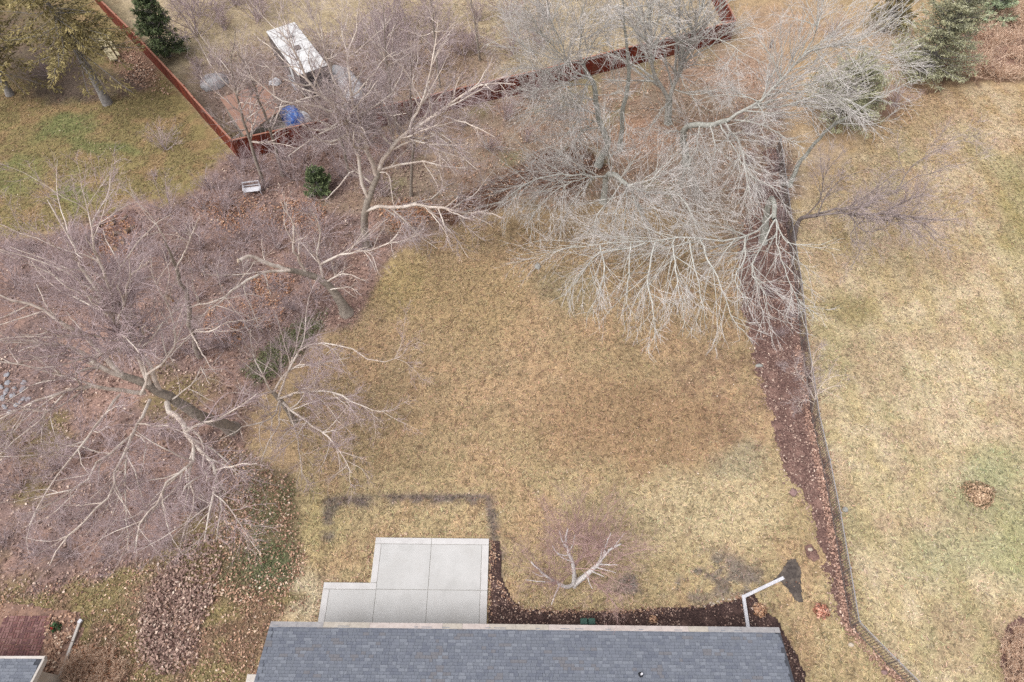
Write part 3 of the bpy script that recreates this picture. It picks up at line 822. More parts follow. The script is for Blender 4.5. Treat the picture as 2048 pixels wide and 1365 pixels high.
# ------------------------------------------------------------------ branching
def nrm(v): return v / np.maximum(np.linalg.norm(v, axis=-1, keepdims=True), 1e-9)
def resample(pts, K, r, jit=0.0):
    "smooth a polyline and give it K points"
    P = np.asarray(pts, float)
    if len(P) > 2:
        Q = np.concatenate([[2 * P[0] - P[1]], P, [2 * P[-1] - P[-2]]])
        out = []
        for i in range(1, len(Q) - 2):
            for t in np.linspace(0, 1, 8, endpoint=False):
                a, b, c, d = Q[i - 1], Q[i], Q[i + 1], Q[i + 2]
                out.append(0.5 * (2 * b + (c - a) * t + (2 * a - 5 * b + 4 * c - d) * t * t + (3 * b - a - 3 * c + d) * t ** 3))
        out.append(P[-1]); P = np.array(out)
    L = np.linalg.norm(np.diff(P, axis=0), axis=1); c = np.concatenate([[0], np.cumsum(L)])
    t = np.linspace(0, c[-1], K)
    Q = np.stack([np.interp(t, c, P[:, i]) for i in range(3)], 1)
    if jit:
        n = r.normal(0, jit, Q.shape); n[0] = 0; n[-1] *= 0.5
        Q = Q + n * c[-1] / K
    return Q
def tubes(P, Rr, sides):
    "P (N,K,3), Rr (N,K) -> verts, quads"
    N, K, _ = P.shape
    T = np.empty_like(P); T[:, 1:-1] = P[:, 2:] - P[:, :-2]; T[:, 0] = P[:, 1] - P[:, 0]; T[:, -1] = P[:, -1] - P[:, -2]
    T = nrm(T)
    ref = np.where(np.abs(T[:, :1, 2:3]) > 0.9, np.array([1.0, 0, 0]), np.array([0, 0, 1.0]))
    A = nrm(np.cross(T, np.broadcast_to(ref, T.shape))); B = np.cross(T, A)
    an = np.arange(sides) * 2 * np.pi / sides
    V = P[:, :, None] + Rr[:, :, None, None] * (A[:, :, None] * np.cos(an)[:, None] + B[:, :, None] * np.sin(an)[:, None])
    idx = np.arange(N * K * sides).reshape(N, K, sides)
    a = idx[:, :-1]; b = np.roll(idx, -1, 2)[:, :-1]; c = np.roll(idx, -1, 2)[:, 1:]; d = idx[:, 1:]
    return V.reshape(-1, 3), np.stack([a, b, c, d], -1).reshape(-1, 4)
def join(parts):
    V, F, Mi, o = [], [], [], 0
    for (v, f), m in parts:
        V.append(v); F.append(f + o); Mi.append(np.full(len(f), m)); o += len(v)
    return np.concatenate(V), np.concatenate(F), np.concatenate(Mi)
def spawn(P, Rr, r, dens, t0, lenf, ang, K, rs, rmin, lmin, lmax, trop=(0, 0, 0.1), jit=0.12, taper=0.25):
    "side branches of every polyline in P"
    N, KP, _ = P.shape
    seg = np.linalg.norm(np.diff(P, axis=1), axis=2).sum(1)
    cnt = r.poisson(np.maximum(dens * seg * (1 - t0), 0.01))
    i = np.repeat(np.arange(N), cnt)
    n = len(i)
    if n == 0: return np.zeros((0, K, 3)), np.zeros((0, K))
    t = t0 + (0.995 - t0) * r.random(n) ** 0.85
    f = t * (KP - 1); k = np.minimum(f.astype(int), KP - 2); f = (f - k)[:, None]
    pos = P[i, k] * (1 - f) + P[i, k + 1] * f
    rad = Rr[i, k] * (1 - f[:, 0]) + Rr[i, k + 1] * f[:, 0]
    tan = nrm(P[i, k + 1] - P[i, k])
    rnd = nrm(r.normal(size=(n, 3)))
    perp = nrm(rnd - (rnd * tan).sum(1, keepdims=True) * tan)
    a = np.radians(r.normal(ang, 11, n))[:, None]
    d = nrm(tan * np.cos(a) + perp * np.sin(a) + np.array(trop))
    Ln = np.clip(seg[i] * lenf * (1.15 - 0.75 * t) * r.uniform(0.6, 1.3, n), lmin, lmax)
    Q = np.empty((n, K, 3)); Q[:, 0] = pos
    st = (Ln / (K - 1))[:, None]
    for j in range(1, K):
        d = nrm(d + r.normal(0, jit, (n, 3)) + np.array(trop) * 0.6)
        Q[:, j] = Q[:, j - 1] + d * st
    r0 = np.maximum(np.minimum(rad * rs, 0.012 + Ln * 0.02), rmin)
    RR = r0[:, None] * np.linspace(1, taper, K)[None]
    return Q, np.maximum(RR, rmin * 0.45)
KINDS = {
    'grey': dict(bark='bark_grey', limb='limb_grey', twig='twig_grey', rmin=0.0105, l1=(2.7, 0.08, 0.6, 38), l2=(2.7, 0.08, 0.62, 31), l3=(1.7, 0.15, 0.6, 29), trop=(0, 0, 0.0), jit=0.1, lm=((0.9, 4.4), (0.6, 2.4), (0.4, 1.3))),
    'mauve': dict(bark='bark_tan', limb='limb_tan', twig='twig_fine', rmin=0.0058, l1=(1.9, 0.12, 0.55, 44), l2=(3.8, 0.06, 0.52, 40), l3=(6.2, 0.06, 0.52, 42), trop=(0, 0, 0.04), jit=0.17),
    'tan': dict(bark='bark_tan', limb='limb_tan', twig='twig_mauve', rmin=0.0066, l1=(2.0, 0.12, 0.48, 44), l2=(4.0, 0.06, 0.5, 42), l3=(6.0, 0.06, 0.48, 42), trop=(0, 0, 0.03), jit=0.16),
    'dark': dict(bark='bark_dark', limb='bark_dark', twig='twig_mauve', rmin=0.006, l1=(2.0, 0.12, 0.5, 46), l2=(3.8, 0.08, 0.5, 42), l3=(5.5, 0.08, 0.5, 42), trop=(0, 0, 0.03), jit=0.16),
}
TWIGS = [0]
def tree(label, kind, trunk, limbs, seed, group=None, name="bare_tree", full=1.0, l1=None, trop=None, cat="tree", rmin=None):
    """trunk: [(px, py, z, radius)...] from the ground up; limbs: [([(px, py, z)...], r0, r1)...]
    (photo pixel + height gives the place; every limb starts on the trunk or on another limb)"""
    k = KINDS[kind]; r = np.random.default_rng(seed)
    T = np.array([G(*q[:3]) for q in trunk]); T[0, 2] = -0.1
    base = np.array([T[0, 0], T[0, 1], 0])
    e = empty(name, base, label, cat, group)
    tp = resample(T, 14, r, 0.05); tr = np.interp(np.linspace(0, 1, 14), np.linspace(0, 1, len(trunk)), [q[3] * 0.72 for q in trunk])
    tr[0] *= 1.35
    v, f = tubes(tp[None], tr[None], 10)
    link("trunk", mesh_np("trunk", v - base, f, M[k['bark']], smooth=True), e)
    LP, LR = [], []
    for pts, r0, r1 in limbs:
        Q = resample([G(*q) for q in pts], 12, r, 0.07)
        rr_ = np.linspace(1, 0, 12) ** 0.8 * (r0 - r1) + r1
        rr_ = rr_ * (1.3 if kind == 'birch' else 0.72 if kind == 'dark' else 0.62 if kind == 'grey' else 0.76 if kind == 'mauve' else 0.88)
        v, f = tubes(Q[None], rr_[None], 7)
        link("limb", mesh_np("limb", v - base, f, M[k['limb']], smooth=True), e)
        LP.append(Q); LR.append(rr_)
    if not LP: LP, LR = [tp[4:][[int(i) for i in np.linspace(0, 9, 12)]]], [tr[4:][[int(i) for i in np.linspace(0, 9, 12)]]]
    LP, LR = np.array(LP), np.array(LR)
    rm = rmin or k['rmin']; tr_ = trop or k['trop']
    d1, t1, f1, a1 = l1 or k['l1']
    lm = k.get('lm', ((0.8, 4.2), (0.45, 1.9), (0.28, 0.95)))
    P1, R1 = spawn(LP, LR, r, d1 * full, t1, f1, a1, 8, 0.62, rm * 1.6, *lm[0], tr_, k['jit'] * 0.8)
    if kind == 'birch': R1 = np.maximum(R1 * 0.42, 0.004)
    d2, t2, f2, a2 = k['l2']
    A = np.concatenate([P1]); AR = R1
    P2, R2 = spawn(A, AR, r, d2 * full, t2, f2, a2, 6, 0.62, rm * 1.25, *lm[1], tr_, k['jit'])
    # limb ends and long side branches carry fine twigs too
    d3, t3, f3, a3 = k['l3']
    P3, R3 = spawn(P2, R2, r, d3 * full, t3, f3, a3, 4 if kind == 'grey' else 3, 0.62, rm, *lm[2], tr_, k['jit'] * 1.1)
    P3b, R3b = spawn(LP, LR, r, d3 * 0.7 * full, 0.45, 0.1, a3, 3, 0.3, rm, 0.4, 1.1, tr_, k['jit'])
    parts = [(tubes(P1, R1, 5), 1 if kind == 'birch' else 0), (tubes(P2, R2, 3), 1), (tubes(P3, R3, 3), 1), (tubes(P3b, R3b, 3), 1)]
    v, f, mi = join(parts)
    v[:, 2] = np.maximum(v[:, 2], 0.03)
    TWIGS[0] += len(f) * 2
    o = link("crown", mesh_np("crown", v - base, f, [M[k['limb']], M[k['twig']]], smooth=True, mi=mi), e)
    o["kind"] = "stuff"
    return e

# ---- wooded strip on the left
tree("huge many-limbed bare tree with pale bleached limbs leaning over the wooded strip", 'mauve',
     [(465, 858, 0, 0.52), (430, 843, 1.8, 0.44), (396, 829, 3.4, 0.40), (345, 799, 5.0, 0.36), (300, 772, 6.4, 0.3), (246, 752, 7.2, 0.24)],
     [([(334, 806, 5.2), (352, 836, 6.0), (370, 862, 6.6), (388, 890, 7.0), (424, 926, 7.4), (434, 968, 7.6), (422, 1018, 7.8), (409, 1075, 7.8)], 0.2, 0.03),
      ([(387, 888, 7.0), (383, 926, 7.6), (332, 968, 8.2), (322, 1000, 8.4), (281, 1046, 8.6), (268, 1106, 8.4)], 0.11, 0.02),
      ([(385, 905, 7.2), (380, 960, 7.6), (390, 1000, 7.6), (372, 1050, 7.6), (362, 1080, 7.4)], 0.08, 0.015),
      ([(432, 960, 7.6), (452, 986, 7.4), (440, 1005, 7.2), (456, 1030, 7.0)], 0.05, 0.012),
      ([(246, 752, 7.2), (190, 690, 9), (146, 657, 10.4), (66, 613, 12), (-10, 588, 13)], 0.2, 0.03),
      ([(246, 752, 7.2), (207, 736, 8), (146, 698, 9), (66, 684, 10), (-20, 679, 11)], 0.18, 0.03),
      ([(300, 772, 6.4), (273, 700, 9), (238, 657, 11), (200, 590, 13), (150, 500, 15), (95, 400, 17)], 0.2, 0.025),
      ([(320, 785, 5.8), (262, 668, 10), (225, 580, 13), (190, 480, 15.5), (170, 400, 17)], 0.17, 0.025),
      ([(290, 786, 6.2), (229, 781, 7.4), (176, 772, 8.2), (110, 790, 9), (40, 815, 9.4), (-20, 850, 9.6)], 0.15, 0.025),
      ([(200, 775, 8), (120, 750, 9), (60, 735, 10), (-20, 720, 11)], 0.09, 0.02),
      ([(300, 800, 6), (262, 870, 7.4), (220, 903, 8.2), (182, 938, 8.6), (167, 966, 8.6), (110, 984, 8.8), (70, 1000, 8.6)], 0.11, 0.02),
      ([(264, 868, 7.4), (232, 940, 8.4), (224, 978, 8.8), (185, 1028, 9), (124, 1084, 9), (100, 1132, 8.6)], 0.09, 0.018),
      ([(268, 860, 7.2), (252, 925, 8), (254, 1040, 8.4), (256, 1100, 8)], 0.07, 0.015),
      ([(240, 790, 7.2), (195, 846, 8.4), (158, 900, 9), (94, 980, 9.2), (60, 1050, 8.8)], 0.09, 0.018),
      ([(140, 778, 8.6), (80, 840, 9.2), (20, 890, 9.4), (-20, 930, 9.4)], 0.07, 0.015),
      ([(281, 789, 6.4), (300, 750, 8), (330, 720, 9.2), (350, 660, 10.5), (330, 600, 12)], 0.1, 0.02),
      ([(345, 799, 5.2), (392, 760, 6.4), (400, 735, 7), (420, 770, 7.4)], 0.06, 0.015)], 101, full=1.1)
tree("slim straight bare tree with whitish bent limbs in the middle of the wooded strip", 'mauve',
     [(400, 712, 0, 0.26), (384, 672, 2.3, 0.22), (377, 640, 4.0, 0.19), (376, 604, 6.0, 0.16), (352, 540, 9.0, 0.12), (330, 480, 11.5, 0.06)],
     [([(381, 664, 2.6), (420, 662, 3.2), (460, 645, 4), (500, 640, 4.4), (530, 632, 4.8)], 0.08, 0.015),
      ([(381, 664, 2.6), (404, 705, 3.2), (414, 720, 3.6), (432, 750, 3.8)], 0.07, 0.015),
      ([(384, 672, 2.3), (352, 700, 3.2), (330, 722, 3.8), (308, 710, 4.2)], 0.06, 0.015),
      ([(376, 615, 5.4), (440, 600, 7), (480, 560, 8), (510, 520, 9)], 0.07, 0.015),
      ([(376, 604, 6), (345, 620, 7.5), (310, 560, 9.5), (300, 510, 11)], 0.08, 0.015),
      ([(352, 540, 9), (380, 480, 11.5), (400, 430, 13)], 0.06, 0.015),
      ([(330, 480, 11.5), (300, 430, 13), (250, 380, 14.5)], 0.05, 0.012)], 102, full=0.85)
tree("spreading bare tree with bleached limbs reaching out over the lawn edge", 'mauve',
     [(588, 842, 0, 0.28), (574, 818, 1.6, 0.25), (556, 796, 2.8, 0.22), (545, 784, 3.4, 0.16)],
     [([(547, 786, 3.3), (562, 760, 4), (576, 744, 4.4), (607, 730, 4.8), (660, 724, 5.2), (700, 715, 5.2)], 0.09, 0.015),
      ([(556, 796, 2.9), (580, 740, 4.6), (612, 692, 6), (664, 689, 6.4), (700, 694, 6.4), (745, 722, 6.2), (800, 716, 6)], 0.09, 0.015),
      ([(556, 798, 2.9), (600, 786, 3.8), (640, 782, 4.4), (680, 790, 4.8), (712, 808, 5), (770, 826, 5)], 0.09, 0.015),
      ([(566, 806, 2.6), (600, 836, 3.4), (651, 868, 4.2), (678, 900, 4.6), (702, 946, 4.6)], 0.1, 0.015),
      ([(560, 802, 2.8), (545, 834, 3.6), (505, 850, 4.2), (462, 868, 4.6), (440, 880, 4.6)], 0.08, 0.015),
      ([(560, 803, 2.8), (556, 850, 3.6), (535, 890, 4), (520, 930, 4)], 0.07, 0.012),
      ([(575, 815, 2), (590, 860, 3.4), (600, 910, 4), (605, 960, 3.8)], 0.07, 0.012),
      ([(545, 784, 3.4), (520, 740, 5), (505, 700, 6), (500, 660, 7)], 0.08, 0.012),
      ([(546, 785, 3.3), (500, 790, 4.4), (470, 770, 5.4)], 0.07, 0.012)], 103, full=1.15)
t4 = tree("leaning lichened bare tree with one sawn-off limb at the corner of the lawn", 'tan',
     [(693, 626, 0, 0.55), (672, 590, 1.6, 0.4), (645, 562, 2.8, 0.3), (612, 548, 3.8, 0.26), (574, 540, 4.8, 0.22)],
     [([(574, 540, 4.8), (533, 527, 5.8), (500, 513, 6.6), (478, 522, 6.9)], 0.15, 0.11),
      ([(580, 541, 4.8), (547, 541, 5.2), (520, 548, 5.6), (483, 568, 6), (440, 605, 6.2), (400, 634, 6.2)], 0.12, 0.02),
      ([(645, 562, 2.8), (640, 530, 4), (633, 505, 5), (640, 463, 6.4), (630, 430, 7.6)], 0.1, 0.015),
      ([(650, 566, 2.6), (690, 548, 3.6), (733, 563, 4)], 0.07, 0.012),
      ([(640, 530, 4), (680, 510, 5), (740, 500, 5.6), (800, 482, 6), (840, 470, 6)], 0.09, 0.015),
      ([(660, 580, 2.2), (700, 575, 2.8), (720, 590, 3)], 0.06, 0.012),
      ([(612, 548, 3.8), (590, 500, 6), (585, 450, 8), (560, 400, 9.5)], 0.1, 0.015)], 104, full=1.0)
# pale sawn end of the cut limb
M['sawn'] = mottled('sawn_wood', S(206, 186, 166), S(226, 208, 190), 14)
se = G(477.5, 522, 6.9) - np.array(t4.location)
b = MB(); b.tube([se + [0.02, 0, -0.0], se + [-0.05, -0.04, 0.03]], [0.125, 0.13], 14); b.build("sawn_end", M['sawn'], t4)
# ---- behind the lawn
tree("tall forked bare tree at the back of the lawn with a low horizontal limb", 'tan',
     [(733, 492, 0, 0.42), (728, 455, 1.8, 0.36), (733, 415, 3.6, 0.32), (748, 370, 5.2, 0.28), (758, 340, 6.4, 0.2)],
     [([(757, 342, 6.3), (772, 312, 7.6), (806, 271, 9.2), (870, 229, 10.8), (950, 179, 12), (1030, 170, 12.6)], 0.17, 0.02),
      ([(752, 350, 6), (731, 286, 8.6), (684, 229, 11), (630, 183, 12.8), (592, 110, 15), (556, 50, 16.5)], 0.18, 0.02),
      ([(735, 295, 8.3), (708, 213, 11.4), (695, 140, 13.6), (714, 66, 15.4), (720, 0, 17)], 0.12, 0.02),
      ([(738, 400, 4.2), (718, 350, 6), (700, 270, 9), (680, 190, 12), (650, 110, 14.4), (640, 30, 16.4)], 0.14, 0.02),
      ([(806, 271, 9.2), (826, 244, 10.2), (856, 164, 12.6), (864, 114, 14), (876, 40, 15.6)], 0.1, 0.018),
      ([(731, 422, 3.4), (790, 414, 3.8), (859, 414, 4.2), (928, 427, 4.4), (974, 423, 4.6), (1010, 440, 4.6)], 0.15, 0.03),
      ([(850, 414, 4.2), (880, 450, 4.2), (900, 480, 3.8)], 0.05, 0.012),
      ([(748, 370, 5.2), (707, 343, 6.2), (684, 366, 6), (652, 400, 5.4)], 0.08, 0.015),
      ([(758, 340, 6.4), (800, 330, 7), (844, 324, 7.6), (890, 332, 7.8), (935, 335, 7.8)], 0.1, 0.015),
      ([(772, 312, 7.6), (800, 292, 8.6), (842, 282, 9), (885, 305, 9), (930, 320, 8.8)], 0.08, 0.015),
      ([(760, 345, 6.4), (778, 352, 6.6), (785, 400, 6), (790, 420, 5.6)], 0.05, 0.012),
      ([(684, 229, 11), (620, 210, 12.2), (560, 200, 13), (500, 150, 14.4)], 0.08, 0.015),
      ([(870, 229, 10.8), (930, 245, 11.4), (990, 275, 11.4)], 0.06, 0.012),
      ([(690, 240, 10.6), (640, 262, 11), (600, 250, 12)], 0.06, 0.012)], 105, full=1.05)
for i, (pts, lab) in enumerate((
        ([(822, 392, 0, 0.16), (824, 330, 3, 0.14), (826, 260, 6.2, 0.11), (820, 180, 9.6, 0.07), (826, 110, 12.4, 0.03)], "slender bare tree just right of the forked tree, by the red fence"),
        ([(798, 268, 0, 0.15), (790, 235, 1.6, 0.13), (780, 170, 4.4, 0.1), (770, 90, 7.8, 0.06), (768, 10, 11, 0.03)], "thin bare tree standing against the red fence behind the forked tree"),
        ([(566, 352, 0, 0.17), (556, 318, 1.6, 0.15), (548, 285, 3.2, 0.13), (530, 235, 5.6, 0.1), (500, 150, 9.2, 0.06), (470, 90, 11.6, 0.03)], "thin forked bare tree in front of the fence corner by the brown shed"),
        ([(528, 372, 0, 0.18), (515, 330, 2, 0.15), (500, 285, 4, 0.12), (480, 220, 7, 0.09), (465, 150, 9.8, 0.05), (470, 60, 13, 0.03)], "bare tree rising right behind the white garden bench"),
        ([(700, 352, 0, 0.14), (690, 310, 2, 0.12), (675, 240, 5, 0.1), (668, 170, 8, 0.06), (660, 100, 10.6, 0.03)], "thin bare trunk left of the forked tree, behind the small evergreen bush"),
        ([(960, 120, 0, 0.15), (955, 80, 2, 0.12), (945, 20, 4.4, 0.09), (935, -50, 7, 0.05)], "bare tree on the tan lawn beyond the red fence"),
        ([(880, 175, 0, 0.13), (874, 130, 2, 0.11), (868, 60, 5, 0.08), (860, -10, 8, 0.04)], "bare sapling just inside the long red fence"))):
    tree(lab, 'tan', pts, [], 120 + i, full=0.85, l1=(3.6, 0.02, 0.5, 40), trop=(0, 0, 0.1))
# ---- pale grey trees at the right
G1 = "pale grey bare tree in front of the red fence, trunk bent at mid height"
tree(G1, 'grey',
     [(1196, 332, 0, 0.36), (1212, 300, 1.3, 0.31), (1216, 284, 2.0, 0.3), (1204, 256, 3.2, 0.27), (1197, 231, 4.3, 0.25), (1186, 167, 7, 0.2), (1165, 128, 8.8, 0.15)],
     [([(1188, 175, 6.7), (1166, 128, 8.7), (1158, 100, 10), (1165, 30, 12.6), (1180, -20, 14.4)], 0.12, 0.02),
      ([(1180, 156, 7.5), (1140, 138, 8.7), (1112, 64, 11.6), (1097, 15, 13.4), (1085, -30, 15)], 0.11, 0.02),
      ([(1197, 231, 4.3), (1150, 215, 5.6), (1110, 216, 6.2), (1070, 222, 6.6), (1040, 230, 6.6)], 0.09, 0.015),
      ([(1186, 170, 6.9), (1130, 172, 8), (1090, 178, 8.4), (1050, 180, 8.8)], 0.08, 0.015),
      ([(1200, 243, 3.8), (1160, 240, 5), (1140, 262, 5.2), (1110, 290, 5), (1070, 303, 4.6)], 0.09, 0.015),
      ([(1203, 254, 3.3), (1170, 262, 4.2), (1145, 290, 4.2), (1130, 330, 3.6)], 0.08, 0.015),
      ([(1190, 190, 6.2), (1220, 190, 7), (1250, 180, 7.8)], 0.06, 0.012),
      ([(1165, 128, 8.8), (1120, 120, 10), (1060, 100, 11.2), (1010, 60, 12.6)], 0.08, 0.014),
      ([(1165, 128, 8.8), (1190, 80, 10.6), (1215, 40, 12.2)], 0.08, 0.014),
      ([(1130, 120, 9.6), (1080, 60, 12), (1050, 10, 14)], 0.07, 0.014),
      ([(1190, 200, 5.8), (1150, 190, 7), (1100, 150, 8.6), (1040, 130, 10)], 0.08, 0.014)], 201, full=1.22)
tree("slender pale grey bare tree, second trunk along the red fence", 'grey',
     [(1240, 300, 0, 0.26), (1244, 250, 2.4, 0.24), (1245, 217, 3.9, 0.22), (1256, 167, 6.2, 0.19), (1257, 128, 8, 0.15), (1251, 60, 10.8, 0.1), (1246, 0, 13, 0.06)],
     [([(1256, 150, 7), (1280, 90, 9.6), (1290, 40, 11.4)], 0.07, 0.012),
      ([(1256, 130, 7.9), (1220, 90, 9.8), (1200, 30, 12)], 0.07, 0.012),
      ([(1251, 190, 5.2), (1225, 150, 7), (1215, 110, 8.4)], 0.06, 0.012),
      ([(1245, 217, 3.9), (1225, 224, 4.6), (1205, 221, 5)], 0.06, 0.012),
      ([(1246, 220, 3.8), (1252, 260, 3.6), (1246, 300, 3)], 0.06, 0.012),
      ([(1252, 60, 10.8), (1230, 10, 13), (1220, -30, 14)], 0.06, 0.012),
      ([(1252, 80, 10), (1290, 30, 12), (1320, -20, 14)], 0.06, 0.012)], 202, full=1.15)
tree("tall twin-trunked grey-green bare tree beside the far corner of the red fence", 'grey',
     [(1336, 246, 0, 0.42), (1337, 222, 1.1, 0.38), (1338, 200, 2.1, 0.36)],
     [([(1338, 204, 2), (1322, 172, 3.6), (1310, 152, 4.6), (1301, 103, 6.8), (1300, 38, 9.4), (1290, -30, 11.8)], 0.27, 0.1),
      ([(1338, 204, 2), (1358, 146, 4.6), (1378, 94, 7), (1400, 20, 9.8), (1412, -40, 12)], 0.26, 0.1),
      ([(1350, 165, 3.8), (1354, 100, 6.6), (1357, 50, 8.6), (1362, -20, 11.2)], 0.18, 0.08),
      ([(1300, 95, 7.1), (1260, 50, 9.4), (1230, 10, 11.2)], 0.08, 0.014),
      ([(1385, 75, 7.8), (1430, 30, 10), (1470, -10, 11.8)], 0.09, 0.014),
      ([(1366, 124, 5.6), (1410, 100, 7), (1450, 70, 8.4), (1500, 50, 9.6)], 0.09, 0.014),
      ([(1362, 136, 5), (1400, 130, 6), (1450, 136, 6.8)], 0.07, 0.014),
      ([(1310, 150, 4.7), (1290, 160, 5.4), (1276, 190, 5.2)], 0.06, 0.012),
      ([(1338, 204, 2.2), (1320, 225, 3), (1300, 262, 2.8), (1290, 290, 2.2)], 0.08, 0.012),
      ([(1350, 180, 3.4), (1390, 190, 4.4), (1440, 180, 5.2), (1500, 185, 5.6)], 0.08, 0.012),
      ([(1300, 60, 8.6), (1330, 20, 10.4), (1340, -20, 12)], 0.08, 0.014),
      ([(1395, 40, 9), (1380, 0, 10.6), (1370, -40, 12)], 0.08, 0.014),
      ([(1385, 78, 7.6), (1440, 80, 8.6), (1490, 110, 8.8), (1540, 130, 8.8)], 0.07, 0.012)], 203, full=0.95)
tree("broad pale grey bare tree over the back lawn, twigs fanning toward the house", 'grey',
     [(1206, 404, 0, 0.34), (1210, 378, 1.1, 0.3), (1214, 352, 2.3, 0.28), (1232, 352, 3.4, 0.24), (1256, 372, 4.2, 0.2)],
     [([(1216, 354, 2.4), (1170, 352, 3.4), (1132, 352, 4), (1082, 356, 4.6), (1034, 384, 4.8), (1000, 410, 4.6)], 0.12, 0.015),
      ([(1180, 352, 3.2), (1130, 372, 3.8), (1090, 400, 4), (1060, 440, 3.8)], 0.07, 0.012),
      ([(1256, 372, 4.2), (1236, 410, 4.6), (1222, 445, 4.6), (1214, 482, 4.2)], 0.1, 0.012),
      ([(1256, 372, 4.2), (1252, 420, 4.6), (1246, 460, 4.4), (1250, 490, 4)], 0.1, 0.012),
      ([(1256, 372, 4.2), (1276, 415, 4.8), (1290, 450, 4.8), (1305, 490, 4.4)], 0.1, 0.012),
      ([(1258, 372, 4.2), (1300, 385, 5), (1350, 390, 5.4), (1380, 420, 5.6), (1400, 470, 5.4)], 0.1, 0.012),
      ([(1256, 371, 4.2), (1300, 360, 5.2), (1330, 330, 6.4), (1360, 300, 7.6)], 0.1, 0.012),
      ([(1254, 370, 4.2), (1270, 400, 5), (1268, 440, 5), (1272, 478, 4.4)], 0.08, 0.012),
      ([(1244, 364, 3.9), (1225, 395, 4.2), (1195, 430, 4.2), (1186, 470, 3.8)], 0.09, 0.012),
      ([(1225, 352, 3), (1218, 320, 4.6), (1210, 280, 6.4), (1200, 240, 8)], 0.09, 0.012),
      ([(1240, 360, 3.8), (1262, 330, 5.6), (1275, 300, 7)], 0.08, 0.012)], 204, full=1.15)
tree("grey bare tree with one great limb sweeping right above the evergreens", 'grey',
     [(1372, 330, 0, 0.4), (1370, 300, 1.4, 0.35), (1366, 266, 3, 0.32), (1380, 250, 4, 0.28), (1420, 250, 4.9, 0.25), (1459, 241, 5.8, 0.22)],
     [([(1455, 242, 5.8), (1490, 222, 6.8), (1521, 203, 7.8), (1562, 160, 9.4), (1608, 108, 11.2), (1636, 52, 13), (1648, -10, 14.6)], 0.18, 0.02),
      ([(1500, 216, 7.1), (1545, 216, 7.8), (1588, 208, 8.6), (1634, 190, 9.4), (1690, 200, 9.8), (1740, 225, 9.8)], 0.12, 0.018),
      ([(1530, 195, 8), (1600, 170, 9.4), (1680, 160, 10.4), (1750, 130, 11.6), (1800, 130, 12)], 0.1, 0.016),
      ([(1608, 108, 11.2), (1660, 90, 12), (1720, 80, 12.6), (1790, 40, 14), (1830, 0, 15)], 0.09, 0.014),
      ([(1608, 110, 11.2), (1640, 96, 11.8), (1690, 95, 12.2), (1760, 95, 12.6)], 0.07, 0.012),
      ([(1420, 250, 4.9), (1430, 290, 5.2), (1420, 340, 5), (1400, 390, 4.4)], 0.1, 0.012),
      ([(1440, 247, 5.3), (1470, 300, 5.8), (1500, 350, 5.8), (1560, 385, 5.6)], 0.1, 0.012),
      ([(1450, 243, 5.6), (1480, 290, 6.2), (1490, 330, 6), (1500, 400, 5.4)], 0.09, 0.012),
      ([(1400, 250, 4.5), (1392, 300, 4.8), (1365, 350, 4.4), (1340, 400, 3.6)], 0.09, 0.012),
      ([(1468, 240, 5.9), (1520, 250, 6.6), (1570, 275, 6.8), (1610, 300, 6.6)], 0.09, 0.012),
      ([(1366, 266, 3), (1350, 262, 3.8), (1330, 270, 4.2), (1310, 300, 4.2)], 0.08, 0.012),
      ([(1366, 268, 3), (1372, 310, 3.6), (1390, 370, 3.6), (1430, 420, 3.4)], 0.07, 0.012),
      ([(1521, 203, 7.8), (1460, 190, 8.6), (1410, 193, 8.8)], 0.08, 0.012),
      ([(1562, 160, 9.4), (1540, 110, 11), (1500, 60, 12.6)], 0.07, 0.012),
      ([(1636, 52, 13), (1600, 40, 13.6), (1560, 28, 14)], 0.06, 0.012)], 205, full=1.1)
tree("grey bare tree in the mulch bed whose long low limbs hang over the lawn", 'grey',
     [(1526, 486, 0, 0.36), (1530, 457, 1.3, 0.31), (1533, 420, 3, 0.27), (1545, 398, 4.2, 0.22), (1550, 440, 4.8, 0.2)],
     [([(1548, 425, 4.6), (1500, 470, 5.4), (1460, 478, 5.7), (1380, 480, 6), (1297, 486, 6.2), (1230, 484, 6.2), (1184, 492, 6.1), (1120, 490, 5.9)], 0.1, 0.016),
      ([(1290, 486, 6.2), (1250, 500, 6), (1200, 505, 5.8), (1165, 545, 5.4), (1130, 592, 4.8)], 0.08, 0.012),
      ([(1262, 486, 6.2), (1258, 530, 5.8), (1256, 580, 5.2), (1245, 630, 4.6)], 0.07, 0.012),
      ([(1310, 486, 6.2), (1296, 550, 5.8), (1306, 612, 5.2), (1310, 680, 4.4)], 0.08, 0.012),
      ([(1345, 484, 6), (1352, 540, 5.8), (1362, 606, 5.2), (1372, 655, 4.6)], 0.08, 0.012),
      ([(1200, 492, 6), (1210, 540, 5.6), (1195, 590, 5), (1180, 620, 4.6)], 0.07, 0.012),
      ([(1400, 480, 5.9), (1420, 530, 5.8), (1445, 580, 5.4), (1460, 630, 5), (1480, 660, 4.6)], 0.09, 0.012),
      ([(1380, 482, 6), (1390, 540, 5.8), (1400, 590, 5.4), (1415, 640, 4.8)], 0.08, 0.012),
      ([(1490, 476, 5.5), (1490, 520, 5.6), (1470, 560, 5.4), (1500, 620, 4.6)], 0.09, 0.012),
      ([(1550, 440, 4.8), (1520, 500, 5), (1500, 540, 4.8), (1530, 590, 4.4), (1540, 640, 3.8)], 0.09, 0.012),
      ([(1548, 430, 4.7), (1570, 480, 5), (1600, 490, 5.2), (1650, 490, 5.2)], 0.08, 0.012),
      ([(1552, 440, 4.9), (1560, 510, 4.8), (1590, 590, 4.4), (1620, 620, 4)], 0.07, 0.012)], 206, full=0.72, trop=(0, 0, -0.03))
